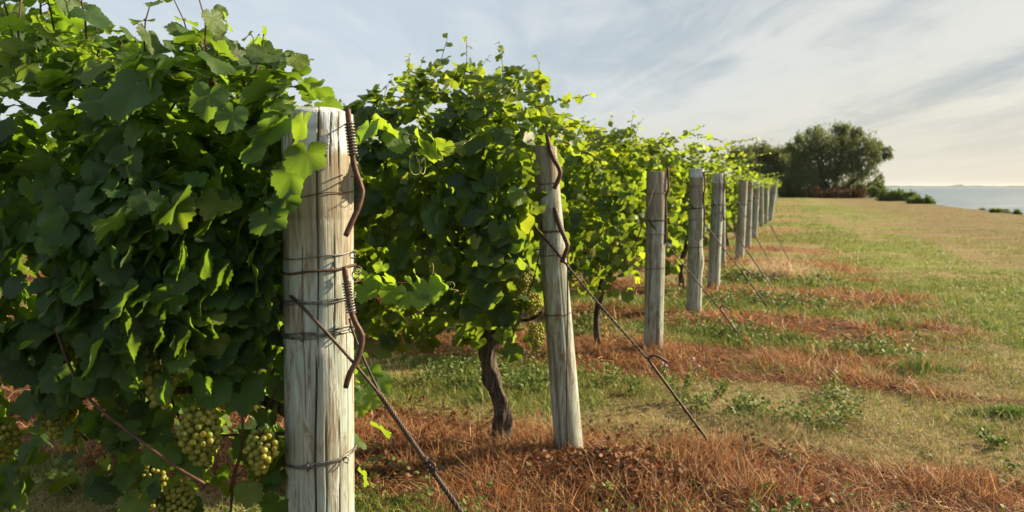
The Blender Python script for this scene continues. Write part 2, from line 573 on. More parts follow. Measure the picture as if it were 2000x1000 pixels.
class Leaves:
    def __init__(self):
        self.P, self.N, self.T, self.S, self.C = [], [], [], [], []

    def add(self, P, N, T, S, C):
        P = np.atleast_2d(P)
        n = len(P)
        self.P.append(P); self.N.append(np.broadcast_to(np.atleast_2d(N), (n, 3))); self.T.append(np.broadcast_to(np.atleast_2d(T), (n, 3)))
        self.S.append(np.broadcast_to(np.atleast_1d(S), (n,))); self.C.append(np.broadcast_to(np.atleast_2d(C), (n, 3)))

    def mesh(self, name, temps, seed=0, off=(0, 0, 0)):
        P = np.concatenate(self.P) - np.asarray(off); N = norm(np.concatenate(self.N)); T = np.concatenate(self.T)
        Sx = np.concatenate(self.S); C = np.concatenate(self.C)
        T = norm(T - N * (T * N).sum(1, keepdims=True)); B = np.cross(T, N)
        r = np.random.RandomState(seed)
        pick = r.randint(0, len(temps), len(P))
        wid = r.uniform(0.85, 1.12, len(P))
        VV, FF, LL, CC = [], [], [], []
        base = 0
        for k, (v, f, uv) in enumerate(temps):
            i = np.where(pick == k)[0]
            if not len(i): continue
            s = Sx[i][:, None, None]
            V = P[i][:, None] + s * (v[None, :, 0:1] * wid[i][:, None, None] * B[i][:, None] + v[None, :, 1:2] * T[i][:, None] + v[None, :, 2:3] * N[i][:, None])
            VV.append(V.reshape(-1, 3))
            FF.append((f[None] + (np.arange(len(i)) * len(v))[:, None, None] + base).reshape(-1, 3))
            LL.append(np.tile(uv, (len(i), 1))); CC.append(np.repeat(C[i], len(v), 0))
            base += len(i) * len(v)
        return mesh_np(name, np.concatenate(VV), np.concatenate(FF), {'luv': np.concatenate(LL), 'tint': np.concatenate(CC)})


def leaf_tint(r, n, young=0.08):
    c = np.zeros((n, 3))
    c[:, 0] = np.clip(r.normal(0.48, 0.34, n), 0, 1)
    c[:, 1] = np.where(r.rand(n) < young, r.uniform(0.3, 1.0, n), r.uniform(0, 0.14, n))
    return c


def canopy(L, r, x0, x1, n, size, top, zlo=0.6, width=0.30, zthin=1.0, end_taper=0.0, thin_p=0.4, young=0.08, clear=None):
    """leaves of a trellised row, row space: x along the row (out to the headland), y across, z up. top(x) gives its height"""
    m = int(n * 1.7)
    x = r.uniform(x0, x1, m)
    tp = top(x) + 0.10 * (vnoise(x * 5 + 3.3, x * 0 + 9.1) - 0.5)
    q = r.rand(m)
    z = zlo + (tp - zlo) * r.rand(m) ** 0.85
    wmax = width * (0.72 + 0.30 * smooth(z, zlo, 1.25)) * (0.80 + 0.45 * fbm(x * 3.1 + 7, z * 3.1, 2))
    wmax = wmax * np.sqrt(np.clip(1 - ((z - (tp - 0.44)) / 0.48).clip(0, 0.97) ** 2, 0.05, 1))
    if end_taper:
        wmax = wmax * (0.35 + 0.65 * smooth(x, x1, x1 - end_taper))
    side = np.where(r.rand(m) < 0.5, -1.0, 1.0)
    surf = r.rand(m) < 0.72
    y = np.where(surf, side * wmax * r.uniform(0.66, 1.12, m), r.uniform(-0.85, 0.85, m) * wmax)
    keep = r.rand(m) < np.where(z < zthin, thin_p + (1 - thin_p) * smooth(z, zthin - 0.25, zthin), 1.0)
    keep &= r.rand(m) < 0.12 + 1.0 * smooth(fbm(x * 4.5 + 1.7, z * 4.5 + side * 13, 2), 0.34, 0.50)
    if clear: keep &= ~((x > -clear[0] - r.uniform(0, 0.06, m)) & (z < clear[1] + r.uniform(-.04, .04, m)))
    idx = np.where(keep)[0][:n]
    x, y, z, side, tp, surf = x[idx], y[idx], z[idx], side[idx], tp[idx], surf[idx]
    m = len(x)
    topness = smooth(z, tp - 0.46, tp - 0.03)
    out = np.stack([r.normal(0, 0.38, m), side * (1.0 - 0.55 * topness) * np.where(surf, 1, 0.6), 0.55 + 0.7 * topness + r.normal(0, 0.22, m)], 1)
    N = norm(out + r.normal(0, 0.42, (m, 3)))
    T = np.stack([r.normal(0, 0.55, m), side * 0.35, -0.9 + 0.75 * topness * r.uniform(0.2, 1.6, m)], 1)
    Sx = size * np.clip(r.normal(1.0, 0.34, m), 0.35, 1.8) * (1 - 0.25 * topness)
    C = leaf_tint(r, m, young)
    C[:, 1] = np.clip(C[:, 1] + topness * r.uniform(0, 0.35, m), 0, 1)
    L.add(np.stack([x, y, z], 1), N, T, Sx, C)


def shoot(L, canes, r, p0, d0, length, size, nleaf=None, bend=0.25, up=0.0, tip=True, rad=0.003):
    """a cane with alternate leaves getting smaller to its tip; returns its points"""
    p = np.array(p0, float); d = norm(np.array(d0, float))
    n = nleaf or max(4, int(length / 0.042))
    pts = [p.copy()]
    grp = []
    side = norm(np.cross(d, [0.1, 0.2, 1.0]))
    for k in range(n):
        d = norm(d + r.normal(0, bend * 0.35, 3) + np.array([0, 0, up * 0.12]))
        p = p + d * length / n
        pts.append(p.copy())
        f = k / max(1, n - 1)
        s = size * (1.0 - 0.55 * f ** 1.6)
        sd = side * (1 if k % 2 else -1)
        ldir = norm(sd * 0.8 + d * 0.5 + np.array([0, 0, -0.35]) + r.normal(0, 0.35, 3))
        nn = norm(np.array([0, 0, 0.8]) + sd * 0.45 + r.normal(0, 0.45, 3))
        a = p + norm(sd + d * 0.4 + r.normal(0, 0.2, 3)) * s * 0.5
        c = leaf_tint(r, 1, 0.1)
        c[0, 1] = min(1.0, c[0, 1] + 0.5 * f + 0.05)
        c[0, 0] = min(1.0, c[0, 0] + 0.2)
        L.add(a, nn, ldir, s, c)
        grp.append(([p, (p + a) / 2 + np.array([0, 0, 0.005]), a], rad * 0.45))
    canes.append([(pts, [rad * (1 - 0.7 * i / len(pts)) for i in range(len(pts))])] + grp)
    return pts


def tendril(canes, r, p, d, length, curls=1.6):
    p = np.array(p, float); d = norm(np.array(d, float))
    ax = norm(np.cross(d, r.normal(0, 1, 3)))
    pts = [p.copy()]
    n = 22
    for k in range(n):
        f = k / n
        ang = curls * 2 * math.pi / n * (f ** 1.2) * 1.9
        ang *= 0.62
        c, s = math.cos(ang), math.sin(ang)
        d = d * c + np.cross(ax, d) * s + ax * np.dot(ax, d) * (1 - c)
        d = norm(d + ax * 0.012)
        p = p + d * length / n
        pts.append(p.copy())
    canes.append([(pts, [0.0014 * (1 - 0.5 * i / n) for i in range(n + 1)])])


# ------------------------------------------------------------------ terrain
# end posts: top pixel, base pixel, width px, paint, brown (metres at the top)
POSTS = [
    dict(top=(620, 212), base=None, d=1.835, w=136, paint=0.095, brown=0.30),
    dict(top=(1063, 287), base=(1112, 888), w=(47, 58), paint=0.0, brown=0.26),
    dict(top=(1283, 336), base=(1276, 685), w=(40, 37), paint=0.0, brown=0.44),
    dict(top=(1361, 330), base=(1355, 614), w=(27, 30), paint=0.10, brown=0.42),
    dict(top=(1403, 339), base=(1393, 566), w=(23, 24), paint=0.14, brown=0.3),
    dict(top=(1410, 347), base=(1412, 524), w=(12, 11), paint=0.0, brown=0.3),
    dict(top=(1452, 351), base=(1444, 509), w=(17, 17), paint=0.0, brown=0.45),
    dict(top=(1465, 352), base=(1460, 485), w=(11, 12), paint=0.0, brown=0.3),
    dict(top=(1478, 353), base=(1473, 466), w=(12, 11), paint=0.2, brown=0.5),
    dict(top=(1487, 353), base=(1487, 444), w=(8, 8), paint=0.0, brown=0.4),
    dict(top=(1497, 357), base=(1496, 438), w=(8, 8), paint=0.0, brown=0.3),
    dict(top=(1514, 354), base=(1503, 431), w=(10, 10), paint=0.0, brown=0.6),
]
for P_ in POSTS:
    if P_['base'] is None:
        b = at_depth(617, 1000, P_['d']); b[2] = 0.0
        P_['B'] = b
        P_['Tp'] = at_depth(620, 212, P_['d']); P_['Tp'][2] = at_depth(620, 212, P_['d'] - 0.083)[2] - 0.008
        P_['R'] = (0.0855, 0.0865)
    else:
        P_['B'] = at_ground(*P_['base'])
        d = P_['B'][1]
        P_['Tp'] = at_depth(*P_['top'], d)
        P_['R'] = tuple(w_ / 2 / F_PX * d for w_ in P_['w'])
far_d = [25.0, 36.3, 38.8, 41.2, 43.9, 46.3, 48.8, 51.4, 54.0, 56.8, 59.5, 62.0, 64.8, 67.5, 70, 72.6, 75, 77.7, 80.3, 83, 86, 89]
rj = np.random.RandomState(5)
for d in far_d:
    v = -1.05 + rj.uniform(-0.12, 0.12)
    u = d / 0.9386 * 0.99
    b = EU * u + EV * v
    lean = rj.uniform(-0.07, 0.07)
    hgt = rj.uniform(1.5, 1.68)
    POSTS.append(dict(B=b, Tp=b + EV * lean + np.array([0, 0, hgt]), R=(0.08, 0.085), paint=0, brown=rj.uniform(0.2, 0.5), far=True, w=(5, 5)))
ROW_U = np.array([uv_of(P_['B'])[0] for P_ in POSTS])
ROW_SORT = np.sort(ROW_U)
SHORE_V = 11.9


def ground_z(u, v):
    u = np.asarray(u, float); v = np.asarray(v, float)
    z = 0.07 * (fbm(u * 0.8 + 3, v * 0.8, 3) - 0.5) + 0.045 * (fbm(u * 4.2, v * 3.4, 2) - 0.5)
    mound = np.exp(-(((u - 3.62) / 0.22) ** 2 + ((v + 0.72) / 0.34) ** 2))
    z = z + 0.11 * mound
    for ru in ROW_SORT[:8]:
        z = z + 0.028 * np.exp(-((u - ru + 0.35) / 0.42) ** 2) * smooth(v, 1.4, 0.4) * (0.3 + 1.2 * smooth(fbm(u * 2.6 + 3, v * 2.2 + 8, 2), 0.42, 0.62))
    sv = SHORE_V + 0.8 * (fbm(u * 0.15, u * 0 + 4.2, 3) - 0.5)
    z = z - 3.2 * smooth(v, sv, sv + 3.5)
    near = smooth(u, 25, 60)
    return z * 1.0 + 0.0 * near


def zones(u, v):
    """weights of dead russet straw, tan grass, green, bare soil"""
    u = np.asarray(u, float); v = np.asarray(v, float)
    nz = fbm(u * 1.3 + 2, v * 0.55 + 9, 3) - 0.5
    nz2 = fbm(u * 2.9 + 12, v * 1.6 + 1, 3) - 0.5
    du = np.min(np.abs((u + 0.35)[..., None] - ROW_SORT[None] if u.ndim else (u + 0.35) - ROW_SORT), axis=-1)
    end = 1.25 + 1.6 * (fbm(u * 0.9 + 30, u * 0 + 2.2, 2) - 0.5)
    strip = smooth(du + nz * 0.75, 0.80, 0.58) * smooth(v + nz2 * 1.4, end + 0.35, end - 0.35)
    strip = strip * (0.30 + 0.70 * smooth(fbm(u * 1.1 + 70, v * 0.7 + 20, 3), 0.36, 0.52) * np.ones_like(u) + 0.70 * smooth(u, 6.5, 5.0) * (1 - smooth(fbm(u * 1.1 + 70, v * 0.7 + 20, 3), 0.36, 0.52)))
    strip = strip * (0.20 + 0.80 * smooth(u, 40, 10))
    greenn = fbm(u * 0.55 + 40, v * 0.38 + 3, 3)
    lawn = smooth(v, 0.3, 2.2)
    g_lane = smooth(greenn, 0.40, 0.56) * 0.9 + 0.10
    greenm = 0.5 * greenn + 0.5 * fbm(v * 1.5 + 60, u * 0.10, 3)
    g_lawn = smooth(greenm, 0.39, 0.57) * 0.80 + 0.14
    brown = smooth(v + 3.5 * nz, 2.2, 6.5)
    green = (g_lane * (1 - lawn) + g_lawn * lawn * (1 - 0.75 * brown)) * (1 - strip)
    near_tan = smooth(u, 3.5, 4.4) * smooth(u, 5.6, 4.8) * smooth(v, -2.2, 0.5)
    green = green * (1 - 0.75 * near_tan)
    soil = smooth(nz2, 0.18, 0.30) * 0.8 * smooth(v, 4.0, 1.0)
    return strip, green, np.clip(1 - strip - green, 0, 1), soil, brown


C_RED, C_TAN, C_GRN, C_SOIL, C_BRN = (np.array(c) for c in ((0.29, 0.120, 0.050), (0.40, 0.31, 0.155), (0.175, 0.21, 0.042), (0.11, 0.068, 0.042), (0.29, 0.205, 0.105)))


def ground_col(u, v):
    s, g, t_, so, br = zones(u, v)
    lawn_tan = C_TAN[None] * (1 - br[:, None]) * 0.70 + C_BRN[None] * br[:, None] * 0.72
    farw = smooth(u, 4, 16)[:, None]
    red_ = (C_RED * 0.36)[None] * (1 - farw) + np.array([0.27, 0.135, 0.062])[None] * farw  # straw ground darkened up close for shade in the gaps between blades
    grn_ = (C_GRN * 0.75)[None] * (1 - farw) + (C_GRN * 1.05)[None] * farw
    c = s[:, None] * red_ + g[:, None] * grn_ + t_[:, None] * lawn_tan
    so = so * (1 - smooth(u, 8, 20))
    c = c * (1 - so[:, None]) + C_SOIL[None] * so[:, None]
    shore = smooth(v, SHORE_V - 0.8, SHORE_V + 0.5)[:, None]
    return c * (1 - shore) + np.array([0.12, 0.13, 0.055])[None] * shore


ug = np.concatenate([np.linspace(-9, 1.6, 24), np.arange(1.75, 14, 0.11), np.arange(14, 40, 0.3), np.geomspace(40, 150, 90), np.geomspace(160, 3500, 30)])
vg = np.concatenate([-np.geomspace(3500, 12, 36), np.arange(-11.5, -3.6, 0.3), np.arange(-3.5, 6.0, 0.11), np.arange(6.1, 17.0, 0.3)])
GU, GV = np.meshgrid(ug, vg, indexing='ij')
gu, gv = GU.ravel(), GV.ravel()
gz = ground_z(gu, gv)
GVt = gu[:, None] * EU[None] + gv[:, None] * EV[None]; GVt[:, 2] = gz
nu, nv = len(ug), len(vg)
ii, jj = np.meshgrid(np.arange(nu - 1), np.arange(nv - 1), indexing='ij')
a_ = (ii * nv + jj).ravel()
GF = np.stack([a_, a_ + nv, a_ + nv + 1, a_ + 1], 1)[:, ::-1]
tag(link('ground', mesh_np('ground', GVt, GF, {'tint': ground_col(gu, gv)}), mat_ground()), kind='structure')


def mat_water():
    m, t, out = new_mat('lake_water')
    geo = t.n('ShaderNodeNewGeometry')
    n_a = t.noise(t.mapping(geo.outputs['Position'], scale=(0.5, 1.0, 1)), 0.30, 6.0, 0.72)
    n_b = t.noise(t.mapping(geo.outputs['Position'], scale=(0.05, 0.16, 1)), 1.0, 8.0, 0.8)
    b = t.n('ShaderNodeBsdfPrincipled', i_Roughness=0.30)
    b.inputs['Specular IOR Level'].default_value = 0.35
    t.l(t.mix(t.ramp(n_b, 0.40, 0.60), (0.035, 0.085, 0.13), (0.15, 0.225, 0.28)), b.inputs['Base Color'])  # pale bands in the colour stand in for light on ripples
    bp = t.n('ShaderNodeBump', i_Strength=1.0, i_Distance=1.8)
    t.l(n_a, bp.inputs['Height']); t.l(bp.outputs[0], b.inputs['Normal'])
    t.l(b.outputs[0], out.inputs['Surface'])
    return m


WZ = -1.6
wv = [EU * u + EV * v + np.array([0, 0, WZ]) for u, v in ((-400, 11), (9000, 11), (9000, 9000), (-400, 9000))]
tag(link('water', mesh_np('water', np.array(wv), np.array([[3, 2, 1, 0]])), mat_water()), kind='structure')

# far shore: a low wooded strip across the lake, with depth
fs = MB()
rf = np.random.RandomState(3)
ring = []
NF = 620
for k in range(NF):
    px = 1480 + 620 * k / (NF - 1)
    d = 5200.0
    c = at_depth(px, 365, d); c[2] = WZ
    hh = 5 + 8 * fbm(np.array([k * 0.06]), np.array([3.3]), 3)[0] + rf.uniform(0, 3.0)
    if abs(px - 1881) < 1.2: hh += 12
    bk = np.array([0.3, 1, 0]) * 300
    ring.append([c, c + np.array([0, 0, hh * 0.8]), c + bk * 0.2 + np.array([0, 0, hh]), c + bk + np.array([0, 0, hh * 0.6]), c + bk])
fs.grid(ring)
tag(fs.build('far_shore', M_FARSHORE, smooth_=False), kind='structure')


# ------------------------------------------------------------------ posts
def make_post(P_, mat, hires=False, seed=0, knob=None):
    B, Tp = P_['B'], P_['Tp']
    H = Tp[2] - B[2]
    axis = (Tp - B) / H
    r = np.random.RandomState(seed)
    nseg, nz = (260, 150) if hires else (40, 26) if not P_.get('far') else (12, 5)
    q = np.linspace(0, 2 * math.pi, nseg, endpoint=False)
    zs = np.linspace(-0.06, H, nz)
    QQ, ZZ = np.meshgrid(q, zs)
    rad = P_['R'][1] + (P_['R'][0] - P_['R'][1]) * (ZZ / H)
    per = np.stack([np.cos(QQ), np.sin(QQ)], 0)
    lump = fbm(per[0] * 1.6 + 5 + seed * 3.1, ZZ * 1.4 + per[1] * 1.6, 3) - 0.5
    rad = rad * (1 + 0.07 * lump)
    dark = np.zeros_like(rad); knotm = np.zeros_like(rad)
    if knob:
        kz, ka, ks = knob
        rad = rad + ks * np.exp(-((ZZ - kz) / 0.10) ** 2) * (0.5 + 0.5 * np.cos(QQ - ka)) ** 2
    if hires:
        # drying checks: long grooves wandering up the post (angle -90 deg faces the camera)
        for deg, z0, z1, dep, wid in ((-98, -0.1, 1.14, 0.014, 0.019), (-90, 1.02, 2.0, 0.012, 0.014), (-80, 0.1, 0.98, 0.006, 0.012), (-116, 0.9, 1.40, 0.006, 0.012),
                                      (-64, 1.05, 1.45, 0.006, 0.012), (-127, 0.2, 0.85, 0.005, 0.011), (-57, 0.3, 1.0, 0.005, 0.010), (-106, 1.0, 1.18, 0.006, 0.016),
                                      (-71, 1.5, 1.74, 0.006, 0.012), (-54, 1.45, 1.74, 0.005, 0.012), (-40, 0.6, 1.3, 0.005, 0.012), (-122, 1.35, 1.6, 0.004, 0.012)):
            a0 = math.radians(deg + 15) + 0.035 * np.sin(ZZ * 5 + deg) + 0.02 * np.sin(ZZ * 17 + deg)
            dq = np.abs((QQ - a0 + math.pi) % (2 * math.pi) - math.pi)
            env = smooth(ZZ, z0, z0 + 0.12) * smooth(ZZ, z1, z1 - 0.10)
            k = np.exp(-(dq / wid) ** 2) * env
            rad = rad - dep * k
            dark = np.maximum(dark, np.clip(k * 1.5, 0, 1) * (1.0 if dep > 0.01 else 0.75))
        # saw lines round the post
        for zr in (1.635, 1.43):
            k = np.exp(-((ZZ - zr - 0.004 * np.sin(QQ * 3)) / 0.006) ** 2)
            rad = rad - 0.002 * k; dark = np.maximum(dark, 0.25 * k)
        # the knot below the doubled wire
        ka, kz = math.radians(-74), float(at_depth(620, 685, 1.753)[2])
        dd = np.hypot(((QQ - ka + math.pi) % (2 * math.pi) - math.pi) * 0.085, ZZ - kz)
        rad = rad + 0.004 * np.exp(-(dd / 0.018) ** 2)
        knotm = 0.8 * np.exp(-(dd / 0.018) ** 2)
        dark = np.maximum(dark, 0.75 * np.exp(-((dd - 0.013) / 0.0028) ** 2))
        dark = np.maximum(dark, 0.85 * np.exp(-(dd / 0.004) ** 2))
    elif not P_.get('far'):
        for k_ in range(4):
            a0 = r.uniform(-2.6, -0.5) + 0.05 * np.sin(ZZ * 4 + k_)
            dq = np.abs((QQ - a0 + math.pi) % (2 * math.pi) - math.pi)
            z0 = r.uniform(-0.1, 0.8); z1 = z0 + r.uniform(0.6, 1.2)
            k = np.exp(-(dq / 0.075) ** 2) * smooth(ZZ, z0, z0 + 0.15) * smooth(ZZ, z1, z1 - 0.15)
            rad = rad - 0.006 * k; dark = np.maximum(dark, 0.7 * k)
    X = np.cos(QQ) * rad + axis[0] * ZZ; Y = np.sin(QQ) * rad + axis[1] * ZZ
    V = np.stack([X, Y, ZZ], -1).reshape(-1, 3)
    tint = np.stack([dark, knotm, np.zeros_like(dark)], -1).reshape(-1, 3)
    ii, jj = np.meshgrid(np.arange(nz - 1), np.arange(nseg), indexing='ij')
    a = (ii * nseg + jj).ravel(); b = (ii * nseg + (jj + 1) % nseg).ravel()
    F = np.stack([a, b, b + nseg, a + nseg], 1)
    # sawn top, a few cm of rounded edge then rings of the end grain
    base = len(V)
    rows = [np.arange((nz - 1) * nseg, nz * nseg)]
    for f, dzz in ((0.985, 0.003), (0.6, 0.006 + (0.01 if hires else 0.0)), (0.12, 0.006)):
        ringv = np.stack([np.cos(q) * rad[-1] * f + axis[0] * H, np.sin(q) * rad[-1] * f + axis[1] * H, np.full(nseg, H + dzz)], 1)
        rows.append(np.arange(base, base + nseg)); base += nseg
        V = np.concatenate([V, ringv]); tint = np.concatenate([tint, np.tile([0.15, 0, 0], (nseg, 1))])
    for p, n_ in zip(rows[:-1], rows[1:]):
        F = np.concatenate([F, np.stack([p, np.roll(p, -1), np.roll(n_, -1), n_], 1)])
    root = empty('end_post', B)
    me = mesh_np('timber', V, F, {'tint': tint})
    link('timber', me, mat, root)
    return root


def loop_wire(P_, root, zc, n=1, rad=0.002, tilt=(0, 0), mat=None, twist=True, seed=0, name='wire_loop'):
    """wire wound round a post"""
    B, Tp = P_['B'], P_['Tp']; H = Tp[2]; axis = (Tp - B) / H
    mb = MB()
    for k in range(n):
        pts = []
        for j in range(49):
            q = 2 * math.pi * j / 48
            z = zc + (k - (n - 1) / 2) * 0.006 + tilt[0] * math.cos(q) + tilt[1] * math.sin(q) + 0.0016 * math.sin(5 * q + k * 2 + seed)
            R_ = (P_['R'][1] + (P_['R'][0] - P_['R'][1]) * z / H) * 1.012 + rad + 0.0012 * (k % 2)
            pts.append(np.array([math.cos(q) * R_ + axis[0] * z, math.sin(q) * R_ + axis[1] * z, z]))
        mb.tube(pts, rad, 6)
    if twist:
        q0 = -2.0 + 0.7 * seed
        z = zc + tilt[0] * math.cos(q0) + tilt[1] * math.sin(q0)
        R_ = P_['R'][1] * 1.02 + rad
        c = np.array([math.cos(q0) * R_ + axis[0] * z, math.sin(q0) * R_ + axis[1] * z, z])
        mb.tube([c + np.array([0, 0, 0.011]), c + np.array([0.003, -0.004, 0.0]), c + np.array([0, 0, -0.012])], rad * 0.9, 6)
    return mb.build(name, mat or M_WIRE, root)


POST_ROOTS = []
p1 = POSTS[0]
r1 = make_post(p1, mat_post('post_wood_peeling', p1['Tp'][2], 0.095, 0.34, 1.0), True, 1)
tag(r1, 'nearest and thickest weathered post with peeling white paint around its top and rusty tension handles', 'post', 'vineyard end posts')
POST_ROOTS.append(r1)


def zpix(y, d=1.752):
    return at_depth(620, y, d)[2]


loop_wire(p1, r1, zpix(385), 1, 0.0013, (0.012, -0.004), M_RUSTWIRE, False, 1)
loop_wire(p1, r1, zpix(503), 1, 0.0018, (0.008, 0.0), M_WIRE, False, 2)
loop_wire(p1, r1, zpix(531), 1, 0.0030, (0.008, 0.0), M_RUSTWIRE, False, 3)
loop_wire(p1, r1, zpix(591), 2, 0.0019, (0.004, 0.0), M_WIRE, False, 4)
loop_wire(p1, r1, zpix(655), 3, 0.0021, (0.009, 0.0), M_WIRE, True, 0.3)
loop_wire(p1, r1, zpix(909), 2, 0.0021, (0.012, 0.0), M_WIRE, True, 0.5)


def handle(root, off, pix, d, coil, rad=0.0070, scale=1.0, loops=()):
    pts = [at_depth(x, y, d + dd) - off for x, y, dd in pix]
    mb = MB()
    path = spline(pts, 34)
    mb.tube(path, [rad * scale * (0.9 if i in (0, 33) else 1.0) for i in range(34)], 12)
    h = mb.build('tension_handle', M_RUST, root)
    cpts = [at_depth(x, y, d + dd) - off for x, y, dd in coil]
    mc = MB()
    mc.tube(helix(cpts, 0.0102 * scale, 11, 220), 0.0021 * scale, 6)
    for (x0, y0, x1, y1) in loops:
        a, b = at_depth(x0, y0, d) - off, at_depth(x1, y1, d + 0.03) - off
        mc.tube(spline([a, (a + b) / 2 + np.array([0.012, -0.01, -0.004]), b], 8), 0.0018 * scale, 6)
    mc.build('wire_coil', M_WIRE, h)
    return h


handle(r1, p1['B'], [(679, 212, 0), (682, 245, 0), (687, 290, 0), (692, 325, 0), (704, 362, 0), (707, 378, 0), (700, 405, -0.01), (686, 436, -0.02), (675, 461, -0.03)], 1.768,
       [(682, 240, 0), (690, 305, 0)], loops=((690, 235, 668, 244), (688, 308, 694, 330), (694, 330, 686, 345)))
handle(r1, p1['B'], [(673, 521, 0), (677, 555, 0), (684, 600, 0), (693, 628, 0), (705, 650, 0), (707, 668, 0), (699, 700, -0.01), (683, 730, -0.02), (675, 757, -0.02)], 1.755,
       [(677, 551, 0), (686, 612, 0)], loops=((688, 545, 700, 530), (700, 530, 690, 520), (684, 612, 690, 640)))
for (x, y, rr) in ((688, 499, 0.007), (698, 528, 0.010), (694, 537, 0.009), (686, 645, 0.007), (676, 900, 0.007)):
    c = at_depth(x, y, 1.775) - p1['B']
    eye = MB()
    eye.tube([c + np.array([math.cos(q) * rr, 0.006 * math.sin(q * 0.5), math.sin(q) * rr]) for q in np.linspace(0, 5.6, 18)], 0.0017, 6)
    eye.build('wire_eye', M_WIRE, r1)

POST_LABELS = {
    1: 'leaning second post with coiled wire beside its top and one thin wire down its side',
    2: 'upright third post with brown upper third and a rod along its right edge',
    3: 'fourth post with a knobbly bulge half way down, a leafy shoot crossing its left edge',
    4: 'fifth post with white painted top, just right of the bulging post',
    5: 'thin short post half hidden directly behind the fifth post',
    6: 'post with brown upper half standing alone right of the white topped fifth post',
    7: 'slim grey post just behind and right of the post with the brown upper half',
    8: 'grey post with pale painted top, in the tight cluster right of the slim grey post',
    9: 'narrow grey post right beside the pale topped post of the tight cluster',
    10: 'short dim post between the narrow grey post and the leaning far post',
    11: 'far post leaning to the right at the end of the cluster',
}
for k in range(1, 12):
    P_ = POSTS[k]
    Hh = P_['Tp'][2]
    knob = {3: (0.62, -0.6, 0.022), 6: (0.7, -1.5, 0.006)}.get(k)
    rt = make_post(P_, mat_post('post_wood_%s' % 'abcdefghijkl'[k], Hh, P_['paint'], P_['brown'], 1.7 * k + 2), False, 10 + k, knob)
    tag(rt, POST_LABELS[k], 'post', 'vineyard end posts')
    POST_ROOTS.append(rt)
    if k <= 4:
        for j, (zf, nn) in enumerate(((0.885, 1), (0.735, 2), (0.66, 1), (0.47, 1))):
            loop_wire(P_, rt, Hh * zf, nn, 0.0022 if k < 3 else 0.003, (0.006, 0.0), M_RUSTWIRE if j % 2 else M_WIRE, False, k + j)
    else:
        loop_wire(P_, rt, Hh * 0.70, 2, 0.004, (0.006, 0.0), M_RUSTWIRE, False, k)
# tension rods on posts two to five
p2 = POSTS[1]; d2 = p2['B'][1] - 0.085
h2 = handle(POST_ROOTS[1], p2['B'], [(1068, 262, 0.05), (1074, 292, 0), (1082, 312, 0), (1090, 325, 0), (1094, 338, 0), (1090, 352, 0), (1082, 369, 0)], d2, [(1072, 280, 0.01), (1087, 320, 0)], rad=0.010, scale=1.2)
h2 = handle(POST_ROOTS[1], p2['B'], [(1083, 405, 0), (1092, 440, 0), (1102, 462, 0), (1108, 480, 0), (1104, 495, 0), (1097, 513, 0)], d2, [(1086, 415, 0), (1100, 458, 0)], rad=0.010, scale=1.2)
mb = MB()
mb.tube(spline([at_depth(1108, 500, d2) - p2['B'], at_depth(1109, 600, d2 - 0.005) - p2['B'], at_depth(1107, 720, d2 - 0.01) - p2['B'], at_depth(1108, 872, d2 - 0.012) - p2['B']], 16), 0.0042, 6)
mb.build('hanging_wire', M_RUSTWIRE, POST_ROOTS[1])
for k, px in ((2, [(1304, 326), (1305, 350), (1305, 370), (1300, 392), (1301, 430), (1300, 475)]), (3, [(1375, 335), (1377, 365), (1374, 385), (1376, 420), (1374, 465)]), (4, [(1414, 338), (1415, 365), (1412, 385), (1413, 430)])):
    P_ = POSTS[k]; d_ = P_['B'][1] - 0.05
    mb = MB()
    mb.tube(spline([at_depth(x, y, d_) - P_['B'] for x, y in px], 24), 0.011, 8)
    mb.build('tension_rod', M_RUST, POST_ROOTS[k])
# far posts: one built, the rest copies of it
proto = None
M_FARPOST = mat_post('post_wood_far', 1.6, 0, 0.35, 31.0)
for k in range(12, len(POSTS)):
    P_ = POSTS[k]
    if proto is None:
        proto = make_post(P_, M_FARPOST, False, 40)
        o = proto
    else:
        o = proto.copy(); COL.objects.link(o)
        c = proto.children[0].copy(); c.parent = o; COL.objects.link(c)
        o.location = P_['B']; o.rotation_euler = (rj.uniform(-.03, .03), rj.uniform(-.03, .03), rj.uniform(0, 6))
        o.scale = (1, 1, rj.uniform(0.94, 1.06))
    tag(o, 'tiny grey post among those merging at the far end of the post line', 'post', 'far end posts in one merging line')


# ------------------------------------------------------------------ guy cables
def cable(root, pts, r, strands=3, turns=30, n=220, name='cable'):
    mb = MB()
    P = spline(pts, n)
    for s in range(strands):
        out = []
        x = None
        for i, p in enumerate(P):
            t = P[min(i + 1, n - 1)] - P[max(i - 1, 0)]; t /= np.linalg.norm(t)
            if x is None:
                x = np.cross(t, [0, 1, 0.1]); x /= np.linalg.norm(x)
            x = x - t * np.dot(x, t); x /= np.linalg.norm(x)
            y = np.cross(t, x)
            q = 2 * math.pi * (turns * i / (n - 1) + s / strands)
            out.append(p + (x * math.cos(q) + y * math.sin(q)) * r * 0.62)
        mb.tube(out, r * 0.62, 6)
    return mb.build(name, M_CABLE, root)


